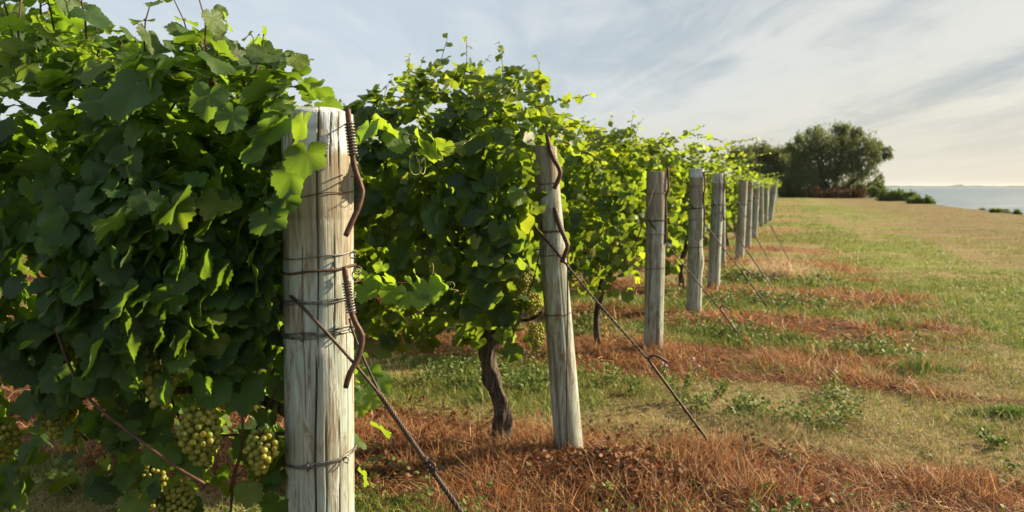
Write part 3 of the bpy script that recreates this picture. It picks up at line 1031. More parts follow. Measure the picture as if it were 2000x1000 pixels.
# the near cable: two strands from the post meet and are twisted together
anchor1 = p1['B'] + np.array([0.84, -0.08, 0.0])
g1 = empty('guy_cable', anchor1)
tag(g1, 'thick rusty twisted cable running from the nearest post down to the bottom edge', 'guy cable', 'guy cables of the end posts')
O1 = anchor1
join = at_depth(745, 775, 1.79)
sA = [at_depth(557, 568, 1.80), at_depth(585, 594, 1.735), at_depth(640, 652, 1.715), at_depth(690, 708, 1.74), join]
sB = [at_depth(683, 622, 1.78), at_depth(690, 650, 1.77), at_depth(712, 705, 1.775), join]
mb = MB(); mb.tube([p - O1 for p in spline(sA, 24)], 0.0040, 8); mb.build('cable_strand', M_CABLE, g1)
mb = MB(); mb.tube([p - O1 for p in spline(sB, 16)], 0.0034, 8); mb.build('cable_strand', M_CABLE, g1)
knot1 = at_depth(836, 908, 1.79)
cable(g1, [p - O1 for p in (join + (join - knot1) * 0.05, (join + knot1) / 2, knot1, at_depth(900, 1000, 1.785), (anchor1 + at_depth(900, 1000, 1.785)) / 2, anchor1 + np.array([0, 0, -0.05]))], 0.0058, 3, 24, 260, 'twisted_cable')
mb = MB()
kd = norm(at_depth(900, 1000, 1.79) - knot1)
mb.tube(helix([knot1 - kd * 0.018 - O1, knot1 + kd * 0.022 - O1], 0.0095, 3, 40), 0.0038, 6)
mb.tube(spline([knot1 - O1 + np.array([0.006, -0.006, 0.012]), knot1 - O1 + np.array([0.017, -0.012, 0.004]), knot1 - O1 + np.array([0.016, -0.01, -0.02])], 8), 0.0035, 6)
mb.build('cable_knot', M_CABLE, g1)


def guy(k, pix_post, pix_hook, pix_end, label, r=0.008, hook=True, strands=2):
    P_ = POSTS[k]
    end = at_ground(*pix_end)
    root = empty('guy_cable', end)
    tag(root, label, 'guy cable', 'guy cables of the end posts')
    d0 = P_['B'][1] - P_['R'][1] - 0.02
    a0 = at_depth(*pix_post, d0)
    dm = d0 + (end[1] - d0) * 0.66
    hk = at_depth(*pix_hook, dm)
    sag = np.array([0, 0, -0.012])
    a1 = a0 + (hk - a0) * 0.18 + np.array([0, -0.01, 0])
    cable(root, [p - end for p in (a0, a1, (a0 + hk) / 2 + sag, hk)], r * 0.75, strands, 26, 150)
    mb = MB()
    dirn = norm(end - hk)
    mb.tube([p - end for p in spline([hk + norm(hk - end) * 0.01, (hk + end) / 2, end + dirn * 0.06], 14)], r, 8)
    rod = mb.build('anchor_rod', M_CABLE, root)
    if hook:
        mh = MB()
        L_ = 0.085
        sd = np.array([1.0, 0, 0.06])
        up = np.array([0, 0, 1.0])
        q0 = hk - end
        mh.tube(spline([q0 + up * 0.01 - sd * 0.005, q0 + sd * 0.01 + up * 0.028, q0 + sd * L_ * 0.55 + up * 0.024, q0 + sd * L_ + up * -0.002, q0 + sd * (L_ + 0.02) - up * 0.014], 22), r * 0.85, 8)
        mh.build('hook', M_CABLE, rod)
    return root


guy(1, (1042, 440), (1268, 705), (1400, 884), 'guy cable of the leaning second post ending in a hooked anchor rod in russet straw')
guy(2, (1266, 430), (1407, 604), (1453, 668), 'guy cable of the third post with hooked rod ending beside the dry yellow weed')
guy(3, (1343, 392), (1450, 532), (1500, 600), 'guy cable of the bulging fourth post with a small hook part way down', 0.010)
guy(4, (1392, 392), (1466, 500), (1515, 572), 'guy cable of the fifth post, thin and reaching down right of the hooked ones', 0.010, False)
guy(6, (1441, 392), (1480, 470), (1514, 528), 'guy cable of the post with brown upper half, fading toward the pale bunchgrass', 0.011, False)
guy(8, (1468, 372), (1505, 440), (1540, 505), 'faint guy cable of the pale topped post crossing behind the pale bunchgrass', 0.012, False)


# ------------------------------------------------------------------ grapes
def ico(sub=2):
    import bmesh
    bm = bmesh.new()
    bmesh.ops.create_icosphere(bm, subdivisions=sub, radius=1.0)
    V = np.array([v.co[:] for v in bm.verts]); F = np.array([[v.index for v in f.verts] for f in bm.faces])
    bm.free()
    return V, F


ICO = ico(2)


def cluster_mesh(seed, length, width, br, n):
    r = np.random.RandomState(seed)
    pts = []
    tries = 0
    while len(pts) < n and tries < 9000:
        tries += 1
        f = r.rand() ** 0.9
        rad = width * (0.45 + 0.75 * math.sin(min(1.0, f * 1.6 + 0.25) * math.pi / 2)) * (1 - 0.62 * smooth(f, 0.45, 1.0))
        q = r.rand() * 6.283
        k = r.uniform(0.7, 1.0)
        p = np.array([math.cos(q) * rad * k, math.sin(q) * rad * k, -f * length])
        if all(np.sum((p - o) ** 2) > (br * 1.65) ** 2 for o in pts):
            pts.append(p)
    V, F = ICO
    VV, FF, CC = [], [], []
    for i, p in enumerate(pts):
        s = br * r.uniform(0.86, 1.08)
        VV.append(V * s * np.array([1, 1, 1.06]) + p); FF.append(F + i * len(V))
        CC.append(np.tile([np.clip(r.normal(0.45, 0.3), 0, 1), 0, 0], (len(V), 1)))
    return mesh_np('grape_cluster', np.concatenate(VV), np.concatenate(FF), {'tint': np.concatenate(CC)})


CLUSTERS = [cluster_mesh(1, 0.13, 0.040, 0.0082, 120), cluster_mesh(2, 0.10, 0.034, 0.0078, 80), cluster_mesh(3, 0.15, 0.036, 0.0080, 110)]


# ------------------------------------------------------------------ vines
def build_canes(name, canes, mat, parent, off, n=5):
    if not canes: return None
    for grp in canes:                        # each cane (with its leaf stalks) is a part of its own
        mb = MB()
        for pts, r in grp:
            mb.tube([np.asarray(p) for p in pts], r, n)
        mb.build(name, mat, parent, off)


def trunk_mesh(seed, h, r0, lean=(0, 0), head=1.0):
    r = np.random.RandomState(seed)
    n, m = 22, 20
    rings = []
    for i in range(n):
        f = i / (n - 1)
        c = np.array([lean[0] * f + 0.026 * math.sin(f * 6.5 + seed), lean[1] * f + 0.02 * math.sin(f * 8 + seed * 2), -0.05 + (h + 0.05) * f])
        rad = r0 * (1.15 - 0.35 * f + 0.40 * head * math.exp(-((f - 0.97) / 0.10) ** 2) + 0.22 * math.exp(-(f / 0.09) ** 2) + 0.15 * math.exp(-((f - 0.62) / 0.06) ** 2))
        ring = []
        for j in range(m):
            q = 2 * math.pi * j / m
            k = rad * (1 + 0.20 * math.sin(q * 4 + f * 7 + seed) + 0.13 * math.sin(q * 7 - f * 13) + 0.10 * math.sin(f * 31 + q * 2) + r.uniform(-0.10, 0.10))
            ring.append(c + np.array([math.cos(q) * k, math.sin(q) * k, 0]))
        rings.append(ring)
    mb = MB(); mb.grid(rings)
    return mb, rings[-1]


def vine_root(row, x, label, group):
    """Empty at a vine's trunk base; x is the position along its row from the end post"""
    B = POSTS[row]['B']
    loc = B + EV * x
    u, v = uv_of(loc)
    loc = np.array([loc[0], loc[1], float(ground_z(u, v))])
    o = empty('grapevine', loc, ROW_ROT)
    tag(o, label, 'grapevine', group)
    return o


def to_row(row, p):
    q = np.asarray(p) - POSTS[row]['B']
    return np.array([np.dot(q, EV), np.dot(q, EU), q[2]])


VG = 'grapevines trained along the trellis rows'
# ---- row one -----------------------------------------------------------------
U1 = ROW_U[0]
r = np.random.RandomState(21)


def top1(x):
    t = -np.asarray(x)
    return 1.83 + 0.14 * smooth(t, 0.05, 1.2) + 0.04 * np.sin(t * 9)


vA = vine_root(0, -0.075, 'nearest vine whose dark leaves and grape bunches lean against the peeling post', VG)
vA.location = vA.location + Vector(EU * 0.115)          # its trunk stands right behind the post
offA = np.array([-0.075, 0.115, float(vA.location[2])])
LA, canA, tenA = Leaves(), [], []
canopy(LA, r, -0.80, -0.05, 3300, 0.041, top1, 0.57, 0.29, 1.16, 0.16, 0.22)
canopy(LA, r, -0.30, 0.03, 110, 0.058, lambda x: top1(x) + 0.02, 1.62, 0.20, 1.0, 0.0, 1.0, 0.2)
# shoots out of the top
for k in range(22):
    x = r.uniform(-0.80, -0.02)
    shoot(LA, canA, r, (x, r.uniform(-0.22, 0.16), top1(x) - 0.14), (r.normal(0, 0.6), r.normal(0, 0.4), 1.0), r.uniform(0.12, 0.25), 0.056, None, 0.5, -0.2)
# leaves in front of the post's left edge
for (x, y, d, s, yel) in ((592, 272, 1.66, 0.055, .45), (535, 278, 1.67, 0.070, .05), (600, 332, 1.65, 0.062, .25), (568, 372, 1.66, 0.058, .05), (500, 325, 1.64, 0.050, .1), (455, 255, 1.60, 0.052, .15),
                          (560, 420, 1.70, 0.050, .0), (528, 455, 1.67, 0.058, 0), (410, 218, 1.62, 0.058, .2), (262, 205, 1.66, 0.085, .1), (202, 225, 1.70, 0.062, .1), (300, 165, 1.72, 0.055, .3), (190, 165, 1.74, 0.055, .8)):
    p = to_row(0, at_depth(x, y, d))
    c = np.array([0.75, yel, 0])
    LA.add(p + np.array([0, 0, 0.035]), np.array([r.normal(0.1, .2), -0.85, 0.55 + r.normal(0, .15)]), np.array([r.normal(0.05, 0.3), -0.3, -1.0]), s, c)
for (x, y, d, s, yel) in ((180, 612, 1.86, 0.050, .3), (228, 648, 1.84, 0.060, .15), (205, 630, 1.87, 0.045, .5)):
    p = to_row(0, at_depth(x, y, d))
    LA.add(p + np.array([0, 0, 0.03]), np.array([r.normal(0.25, .2), -0.75, 0.65]), np.array([r.normal(0.1, 0.4), -0.3, -0.8]), s, np.array([0.9, yel, 0]))
# the two shoots reaching out to the right of the post
feat = [((720, 258), .056, .0), ((738, 246), .034, .9), ((772, 275), .050, .1), ((762, 262), .030, .7), ((820, 282), .052, .75), ((848, 284), .050, .5), ((833, 303), .045, 1.0), ((868, 290), .036, .9)]
d_ = 1.93
stem = [at_depth(668, 268, 1.90), at_depth(700, 252, d_), at_depth(745, 252, d_), at_depth(790, 262, d_), at_depth(840, 272, d_), at_depth(880, 284, d_ - 0.02), at_depth(905, 284, d_ - 0.03)]
canA.append([([to_row(0, p) for p in spline(stem, 20)], [0.003 - 0.0001 * i for i in range(20)])])
for (xy, s, yel) in feat:
    p = to_row(0, at_depth(xy[0], xy[1] - 8, d_ - 0.02 + r.uniform(-0.03, 0.02)))
    LA.add(p, np.array([r.normal(0.25, .3), -0.8 if yel < 0.5 else 0.5, 0.5]), np.array([r.normal(0.2, 0.5), -0.1, -0.9]), s, np.array([0.95, yel, 0]))
for (x, y, dx, dy, ln, cu) in ((806, 296, -0.3, -1, .10, 1.2), (812, 300, 0.3, -1, .09, -1.4), (830, 310, .1, -1, .07, 1.0), (880, 284, 1, .1, .085, -1.0), (884, 282, 1, .3, .07, 1.3), (866, 295, 1, -.6, .06, 1.2), (690, 297, -1, 0.02, .07, .2)):
    p = to_row(0, at_depth(x, y, d_ - 0.03))
    tendril(tenA, r, p, (dx, 0.1 * r.normal(), dy), ln, cu)
feat2 = [((712, 568), .052, .05), ((735, 555), .038, .8), ((770, 575), .050, .1), ((758, 552), .035, .8), ((800, 556), .034, .9), ((812, 545), .030, .6), ((838, 566), .052, .15), ((862, 558), .040, .5), ((700, 540), .03, .9), ((745, 528), .03, .6), ((790, 590), .035, .2), ((820, 590), .035, .3)]
d_ = 2.02
stem = [at_depth(672, 560, 1.95), at_depth(705, 548, d_), at_depth(750, 552, d_), at_depth(800, 553, d_), at_depth(840, 556, d_), at_depth(875, 560, d_)]
canA.append([([to_row(0, p) for p in spline(stem, 20)], [0.003 - 0.0001 * i for i in range(20)])])
for (xy, s, yel) in feat2:
    p = to_row(0, at_depth(xy[0], xy[1] - 8, d_ + r.uniform(-0.04, 0.03)))
    LA.add(p, np.array([r.normal(0.25, .3), -0.75 if yel < 0.5 else 0.6, 0.55]), np.array([r.normal(0.2, 0.5), -0.1, -0.9]), s, np.array([0.95, yel, 0]))
for (x, y, dx, dy, ln, cu) in ((868, 556, .8, .5, .06, 1.5), (876, 565, 1, 0, .05, -1.4), (845, 535, .2, 1, .05, 1.2)):
    tendril(tenA, r, to_row(0, at_depth(x, y, d_)), (dx, 0.05, dy), ln, cu)
# low leaves seen right of the post's foot
for (x, y, s, yel) in ((722, 735, .042, .1), (738, 752, .045, .35), (712, 772, .042, .25), (728, 786, .036, .7), (700, 800, .036, .9), (702, 705, .035, .2)):
    p = to_row(0, at_depth(x, y - 8, 1.98 + r.uniform(-.03, .03)))
    LA.add(p, np.array([r.normal(0.3, .3), -0.7, 0.6]), np.array([r.normal(0.1, 0.4), -0.1, -0.9]), s, np.array([0.9, yel, 0]))
# leaves on the far side of the fruit zone, tinted yellow to look backlit
for LL, xa, xb, m in ((LA, -0.95, -0.04, 240),):
    LL.add(np.stack([r.uniform(xa, xb, m), r.uniform(0.10, 0.42, m), r.uniform(0.62, 1.22, m)], 1), np.stack([r.normal(0.6, .5, m), r.normal(0.6, .4, m), r.normal(0.5, .3, m)], 1),
           np.stack([r.normal(0, .5, m), np.full(m, .2), np.full(m, -1.0)], 1), r.uniform(0.026, 0.054, m), np.stack([r.uniform(.5, 1, m), r.uniform(0.2, 0.9, m), np.zeros(m)], 1))
# canes in the fruit zone
for pts in ([(108, 640, .27), (145, 735, .30), (185, 790, .31), (260, 850, .31), (340, 910, .30), (400, 945, .28)],
            [(440, 700, .1), (470, 790, .13), (472, 870, .14), (455, 950, .12), (450, 1010, .1)],
            [(540, 760, .05), (505, 830, .07), (465, 900, .08), (450, 960, .06)],
            [(250, 690, .1), (275, 770, .1), (300, 850, .08)], [(330, 770, .08), (355, 830, .08), (350, 850, .06)],
            [(60, 780, .1), (110, 800, .1), (170, 860, .12)], [(90, 600, .05), (95, 700, .05), (110, 800, .05)],
            [(420, 560, .0), (400, 680, .02), (380, 760, .04)], [(300, 540, .0), (310, 640, .02), (320, 720, .05)], [(200, 860, .05), (300, 852, .05), (450, 850, .04), (560, 846, .02)]):
    ww = [to_row(0, at_u(x, y, U1 - q)) for x, y, q in pts]
    canA.append([(spline(ww, 16), 0.0039 if pts[0][0] == 108 else 0.0034)])
link('foliage', LA.mesh('foliage', T_HI, 1, offA), M_LEAF, vA)
build_canes('cane', canA, M_CANE, vA, offA, 6)
build_canes('tendril', tenA, M_TENDRIL, vA, offA, 5)
mb, _ = trunk_mesh(3, 0.84, 0.022, (0.0, 0.0))
mb.build('trunk', M_BARK, vA)
# cordon arms along the fruiting wire
mb = MB()
mb.tube(spline([np.array([0.0, 0, 0.80]), np.array([-0.12, -0.05, 0.90]), np.array([-0.32, -0.08, 0.92]), np.array([-0.52, -0.10, 0.90]), np.array([-0.72, -0.11, 0.93])], 20), [0.016 - 0.0005 * i for i in range(20)], 10, 0.12, r)
mb.build('cordon', M_BARK, vA)
for i, (x, y, q, ci, s, rz) in enumerate(((318, 660, .20, 2, 1.15, 0), (388, 800, .19, 0, 1.05, 1), (512, 845, .12, 1, 1.0, 2), (238, 795, .14, 1, .95, 4), (300, 905, .12, 2, .8, 5), (345, 950, .15, 0, .9, 6),
                                          (330, 850, .05, 1, .8, 7), (505, 870, .0, 0, .8, 1.2))):
    s *= 0.96
    p = to_row(0, at_u(x, y, U1 - q - 0.02)) - offA
    o = link('grape_cluster', CLUSTERS[ci], M_GRAPE, vA, tuple(p))
    o.rotation_euler = (0.1 * math.sin(i), 0.1 * math.cos(i * 2), rz); o.scale = (s, s, s)

vB = vine_root(0, -1.35, 'vine of the nearest row at the left edge, one place in from the peeling post', VG)
offB = np.array([-1.35, 0, 0])
LB, canB = Leaves(), []
canopy(LB, r, -2.2, -0.80, 5000, 0.041, top1, 0.57, 0.29, 1.16, 0.0, 0.24)
for k in range(30):
    x = r.uniform(-2.1, -0.80)
    shoot(LB, canB, r, (x, r.uniform(-0.22, 0.16), top1(x) - 0.14), (r.normal(0, 0.6), r.normal(0, 0.4), 1.0), r.uniform(0.14, 0.30), 0.056, None, 0.5, -0.2)
# the tall shoots at the left edge of the picture
for (x, y, dx) in ((40, 110, .05), (110, 95, .35), (170, 90, .1), (20, 60, -.2), (80, 60, .2)):
    p = to_row(0, at_u(x, y, U1 - 0.12))
    shoot(LB, canB, r, p, (dx, -0.1, 1), 0.22, 0.060, None, 0.4, -0.1)
link('foliage', LB.mesh('foliage', T_HI, 2, offB), M_LEAF, vB)
build_canes('cane', canB, M_CANE, vB, offB, 5)
mb, _ = trunk_mesh(5, 0.86, 0.030, (-0.02, 0.0)); mb.build('trunk', M_BARK, vB)
for i, (x, y, q, ci, s, rz) in enumerate(((125, 815, .18, 1, 1.0, 0), (160, 640, .1, 2, .9, 1), (12, 840, .15, 1, 1.0, 2), (105, 790, .1, 0, .8, 3), (70, 690, .0, 2, .8, 4))):
    p = to_row(0, at_u(x, y, U1 - q)) - offB
    o = link('grape_cluster', CLUSTERS[ci], M_GRAPE, vB, tuple(p))
    o.rotation_euler = (0.1, 0.05 * i, rz); o.scale = (s, s, s)


# ---- rows two and three -------------------------------------------------------
def row_vine(row, xt, x0, x1, n, size, top, label, seed, temps, zlo=0.55, width=0.32, zthin=0.95, taper=0.0, thin=0.45, shoots=8, clusters=0, trunk=(0.74, 0.042, (0, 0)), young=0.10, extra=None, mat=None, canes_=True, clear=0.14):
    r = np.random.RandomState(seed)
    o = vine_root(row, xt, label, VG)
    off = np.array([xt, 0, 0])
    L, can = Leaves(), []
    canopy(L, r, x0, x1, n, size, top, zlo, width, zthin, taper, thin, young, (clear, POSTS[row]['Tp'][2] + 0.10) if x1 > -0.3 else None)
    for k in range(shoots):
        x = r.uniform(x0, x1)
        shoot(L, can, r, (x, r.uniform(-0.2, 0.2), float(top(np.array([x]))[0]) - 0.10), (r.normal(0.1, 0.5), r.normal(0, 0.4), 1.0), r.uniform(0.14, 0.32), size * 0.72, None, 0.5, -0.2)
    for k in range(8):
        x = r.uniform(x0, x1); y = r.uniform(-0.15, 0.15)
        can.append([([np.array([xt + (x - xt) * 0.3, y * 0.3, 0.70]), np.array([xt + (x - xt) * 0.7, y * 0.7 - 0.05, 1.0]), np.array([x, y, 1.5])], 0.004)])
    if extra: extra(L, can, r)
    link('foliage', L.mesh('foliage', temps, seed, off), mat or M_LEAF2, o)
    if canes_: build_canes('cane', can, M_CANE, o, off, 4)
    mb, _ = trunk_mesh(seed, *trunk); mb.build('trunk', M_BARK, o)
    mb = MB()
    hh = trunk[0]
    for sgn in (-1, 1):
        mb.tube(spline([np.array([trunk[2][0], trunk[2][1], hh - 0.03]), np.array([trunk[2][0] + sgn * 0.10, 0, hh + 0.07]), np.array([sgn * 0.18, 0.02, hh + 0.085]), np.array([sgn * 0.26, 0, hh + 0.14])], 9), [0.019 - 0.0017 * i for i in range(9)], 8, 0.12, r)
    mb.build('cordon', M_BARK, o)
    for i in range(clusters):
        x = r.uniform(x0, x1); s = r.uniform(0.8, 1.05)
        c = link('grape_cluster', CLUSTERS[i % 3], M_GRAPE, o, (x - xt, -r.uniform(0.10, 0.26), r.uniform(0.72, 0.98)))
        c.rotation_euler = (0, 0, r.uniform(0, 6)); c.scale = (s, s, s)
    return o


def top2(x):
    t = -np.asarray(x)
    return 1.78 + 0.36 * smooth(t, -0.02, 0.26) - 0.20 * smooth(t, 0.95, 1.5) + 0.02 * np.sin(t * 11)


def top3(x):
    t = -np.asarray(x)
    return 1.93 + 0.18 * smooth(t, 0.0, 0.8) + 0.04 * np.sin(t * 7)


def extra2(L, can, r):
    # shoots nodding over the leaning post, pale undersides to the sun
    for (x, y, dx, dz, ln) in ((1060, 250, .9, -.05, .32), (1080, 225, 1, .0, .36), (1050, 215, .9, .25, .30), (1090, 260, 1, -.3, .30), (1100, 280, 1, -.25, .25), (1000, 270, .5, -.6, .25)):
        p = to_row(1, at_u(x, y, ROW_U[1] - 0.14))
        shoot(L, can, r, p, (dx, -0.15, dz), ln, 0.052, None, 0.35, -0.25)
    for (x, y, d, s) in ((1003, 300, 3.9, .062), (1022, 298, 3.88, .06), (1040, 330, 3.9, .055), (1052, 405, 3.9, .055), (1035, 360, 3.92, .06), (1000, 330, 3.9, .07)):
        p = to_row(1, at_depth(x, y, d))
        L.add(p, np.array([r.normal(.2, .2), -.8, .5]), np.array([r.normal(0, .4), -.2, -1]), s, np.array([.8, .15, 0]))
    for (x, y) in ((985, 140), (900, 130), (860, 125), (780, 160), (735, 190)):
        p = to_row(1, at_u(x, y + 40, ROW_U[1] - 0.05))
        shoot(L, can, r, p, (r.normal(.2, .4), 0, 1), .26, 0.05, None, 0.4, -0.2)


o2 = row_vine(1, -0.42, -0.95, -0.02, 2700, 0.054, top2, 'vine with the thick gnarled trunk beside the leaning second post', 31, T_MID, 0.60, 0.34, 1.0, 0.12, 0.40, 6, 0, (0.66, 0.047, (-0.05, 0)), extra=extra2)
for i, (x, y, ci, s) in enumerate(((1020, 520, 0, 1.0), (1042, 575, 1, 1.0), (1048, 635, 2, .9), (1010, 575, 1, .8), (985, 530, 2, .8), (1000, 620, 1, .8))):
    p = to_row(1, at_u(x, y, ROW_U[1] - 0.22)) - np.array([-0.42, 0, 0])
    c = link('grape_cluster', CLUSTERS[ci], M_GRAPE, o2, tuple(p)); c.scale = (s * 1.1,) * 3; c.rotation_euler = (0, 0, i * 1.3)
row_vine(1, -1.7, -2.3, -0.95, 3000, 0.055, top2, 'second row vine showing between the peeling post and the thick gnarled trunk', 32, T_MID, 0.55, 0.34, 0.95, 0, 0.5, 8, 4, (0.72, 0.036, (0, 0)))
row_vine(1, -3.0, -3.6, -2.3, 1500, 0.066, top2, 'second row vine hidden mostly behind the foliage of the nearest vine', 33, T_MID, 0.55, 0.34, 0.95, 0, 0.5, 5, 2, (0.72, 0.036, (0, 0)))
row_vine(2, -0.52, -1.1, 0.02, 1700, 0.058, top3, 'yellow lit third row vine with slim trunk between the second and third posts', 34, T_MID, 0.50, 0.33, 1.35, 0.2, 0.55, 9, 4, (0.80, 0.026, (0.01, 0)), young=0.3)
row_vine(2, -1.8, -2.4, -1.1, 1700, 0.060, top3, 'third row vine seen past the left side of the leaning second post', 35, T_MID, 0.50, 0.33, 0.95, 0, 0.45, 5, 2, (0.78, 0.03, (0, 0)), young=0.15)
row_vine(2, -3.1, -3.7, -2.4, 1100, 0.07, top3, 'third row vine farthest from its end post, behind the second row', 36, T_LO, 0.50, 0.33, 0.95, 0, 0.45, 3, 0, (0.78, 0.03, (0, 0)))


# ---- rows four and on: built once each for an end vine and an inner vine, then copied --------
def extra4(L, can, r):
    for (x, z, dx, dz, ln) in ((-0.15, 2.05, 1, .10, .75), (-0.1, 1.98, .9, -.1, .5), (-0.3, 2.0, .7, .4, .4), (0.1, 1.85, 1, -.2, .4)):
        shoot(L, can, r, (x, r.uniform(-.2, .1), z), (dx, r.normal(0, .2), dz), ln, 0.06, None, 0.3, -0.2)


def topf(x):
    t = -np.asarray(x)
    return 1.80 + 0.26 * smooth(t, -0.25, 0.5) + 0.05 * np.sin(t * 6)


ORD = {3: 'fourth', 4: 'fifth', 5: 'sixth', 6: 'seventh', 7: 'eighth', 8: 'ninth', 9: 'tenth', 10: 'eleventh', 11: 'twelfth'}
ends = [row_vine(3, -0.5, -1.2, 0.28, 1500, 0.066, topf, 'sunlit vine at the end of the fourth row, behind the bulging post', 51, T_LO, 0.5, 0.34, 0.95, 0.2, 0.45, 9, 0, (0.8, 0.032, (0, 0)), young=0.28, extra=extra4, canes_=False),
        row_vine(4, -0.48, -1.2, 0.28, 1500, 0.066, topf, 'sunlit vine of the fifth row with dark leaning trunk left of the bulging post', 52, T_LO, 0.5, 0.34, 0.95, 0.2, 0.45, 9, 0, (0.8, 0.036, (0.08, 0)), young=0.28, extra=extra4, canes_=False)]
inner = row_vine(3, -1.8, -2.5, -1.2, 1050, 0.074, topf, 'inner vine of the fourth row, showing above the third row foliage', 53, T_LO, 0.5, 0.34, 0.95, 0.0, 0.45, 7, 0, (0.8, 0.032, (0, 0)), young=0.22, canes_=False)
rc = np.random.RandomState(77)


def copy_vine(src, row, xt, label, group):
    B = POSTS[row]['B']
    o = src.copy(); COL.objects.link(o)
    for ch in src.children:
        c = ch.copy(); c.parent = o; COL.objects.link(c)
    loc = B + EV * xt
    o.location = (loc[0], loc[1], 0.0)
    s = rc.uniform(0.92, 1.04) * (0.90 if row > 6 else 1.0)
    o.scale = (rc.uniform(0.95, 1.05), rc.uniform(0.9, 1.1), s)
    tag(o, label, 'grapevine', group)
    return o


copy_vine(inner, 4, -1.78, 'inner vine of the fifth row, only its top showing behind the fourth', VG)
order = sorted(range(5, len(POSTS)), key=lambda k: ROW_U[k])
for i, k in enumerate(order):
    if k == 5: xs = -0.5
    else: xs = -0.5
    if k in ORD:
        copy_vine(ends[i % 2], k, xs, 'sunlit vine ending at the %s post from the camera' % ORD[k], VG)
        copy_vine(inner, k, -1.85, 'inner vine one place in from the %s post from the camera' % ORD[k], VG)
    else:
        copy_vine(ends[i % 2], k, xs, 'vine at the end of a far row where posts and rows merge before the willow', 'far row end vines')
        copy_vine(inner, k, -1.85, 'inner vine of a far row where rows merge before the willow', 'far row inner vines')

# trellis wires seen leaving the leaning post
for (y, lab) in ((447, 'upper bare trellis wire running from the leaning post into the second row leaves'), (482, 'lower bare trellis wire running from the leaning post into the second row leaves')):
    z = at_depth(1050, y, POSTS[1]['B'][1])[2]
    a = POSTS[1]['B'] + np.array([0, 0, z]) + EV * (-0.03) - EU * 0.10
    mb = MB(); mb.tube([np.zeros(3), -EV * 1.2 + EU * 0.05, -EV * 3.4 + EU * 0.1], 0.0016, 6)
    o = mb.build('trellis_wire', M_WIRE); o.location = a
    tag(o, lab, 'wire', 'trellis wires')


# ------------------------------------------------------------------ grass and straw
def blades(P, D, L_, W, C, droop, segs=2):
    """P base (n,3), D lean direction (n,3), L length, W width; returns V,F,C"""
    n = len(P)
    side = norm(np.cross(D, np.random.RandomState(1).normal(0, 1, (n, 3)) * 0.4 + np.array([0, 0, 1.0])))
    VV = []
    k = segs
    for i in range(k + 1):
        f = i / k
        c = P + D * (L_ * f)[:, None] + np.array([0, 0, -1.0]) * (droop * L_ * f * f)[:, None]
        ww = (W * (1 - f ** 1.5) * 0.5)[:, None]
        if i < k:
            VV.append(c - side * ww); VV.append(c + side * ww)
        else:
            VV.append(c)
    V = np.stack(VV, 1)
    m = V.shape[1]
    F = []
    for i in range(k - 1):
        a = 2 * i
        F += [(a, a + 1, a + 3), (a, a + 3, a + 2)]
    F.append((2 * k - 2, 2 * k - 1, 2 * k))
    F = np.array(F)
    FF = (F[None] + (np.arange(n) * m)[:, None, None]).reshape(-1, 3)
    return V.reshape(-1, 3), FF, np.repeat(C, m, 0)


def scatter(r, n, d0, d1, xa=-140, xb=2140):
    """points of the ground inside the view between two depths"""
    d = np.sqrt(r.uniform(d0 ** 2, d1 ** 2, n))
    a = r.uniform((xa - 1000) / F_PX, (xb - 1000) / F_PX, n)
    X = d * a
    nt = n // 18
    k = r.randint(0, nt, n); tuft = r.rand(n) < 0.5
    sg = 0.016 * np.sqrt(d)
    X = np.where(tuft, X[k] + r.normal(0, 1, n) * sg, X); d = np.where(tuft, d[k] + r.normal(0, 1, n) * sg, d)
    u = X * EU[0] + d * EU[1]; v = X * EV[0] + d * EV[1]
    ok = v < SHORE_V + 1.0
    return X[ok], d[ok], u[ok], v[ok]


def jitter(r, c, n, s=0.22):
    k = np.exp(r.normal(0, s, (n, 1)))
    h = r.normal(0, 0.10, (n, 3)) * c
    return np.clip(c * k + h, 0.005, 0.9)


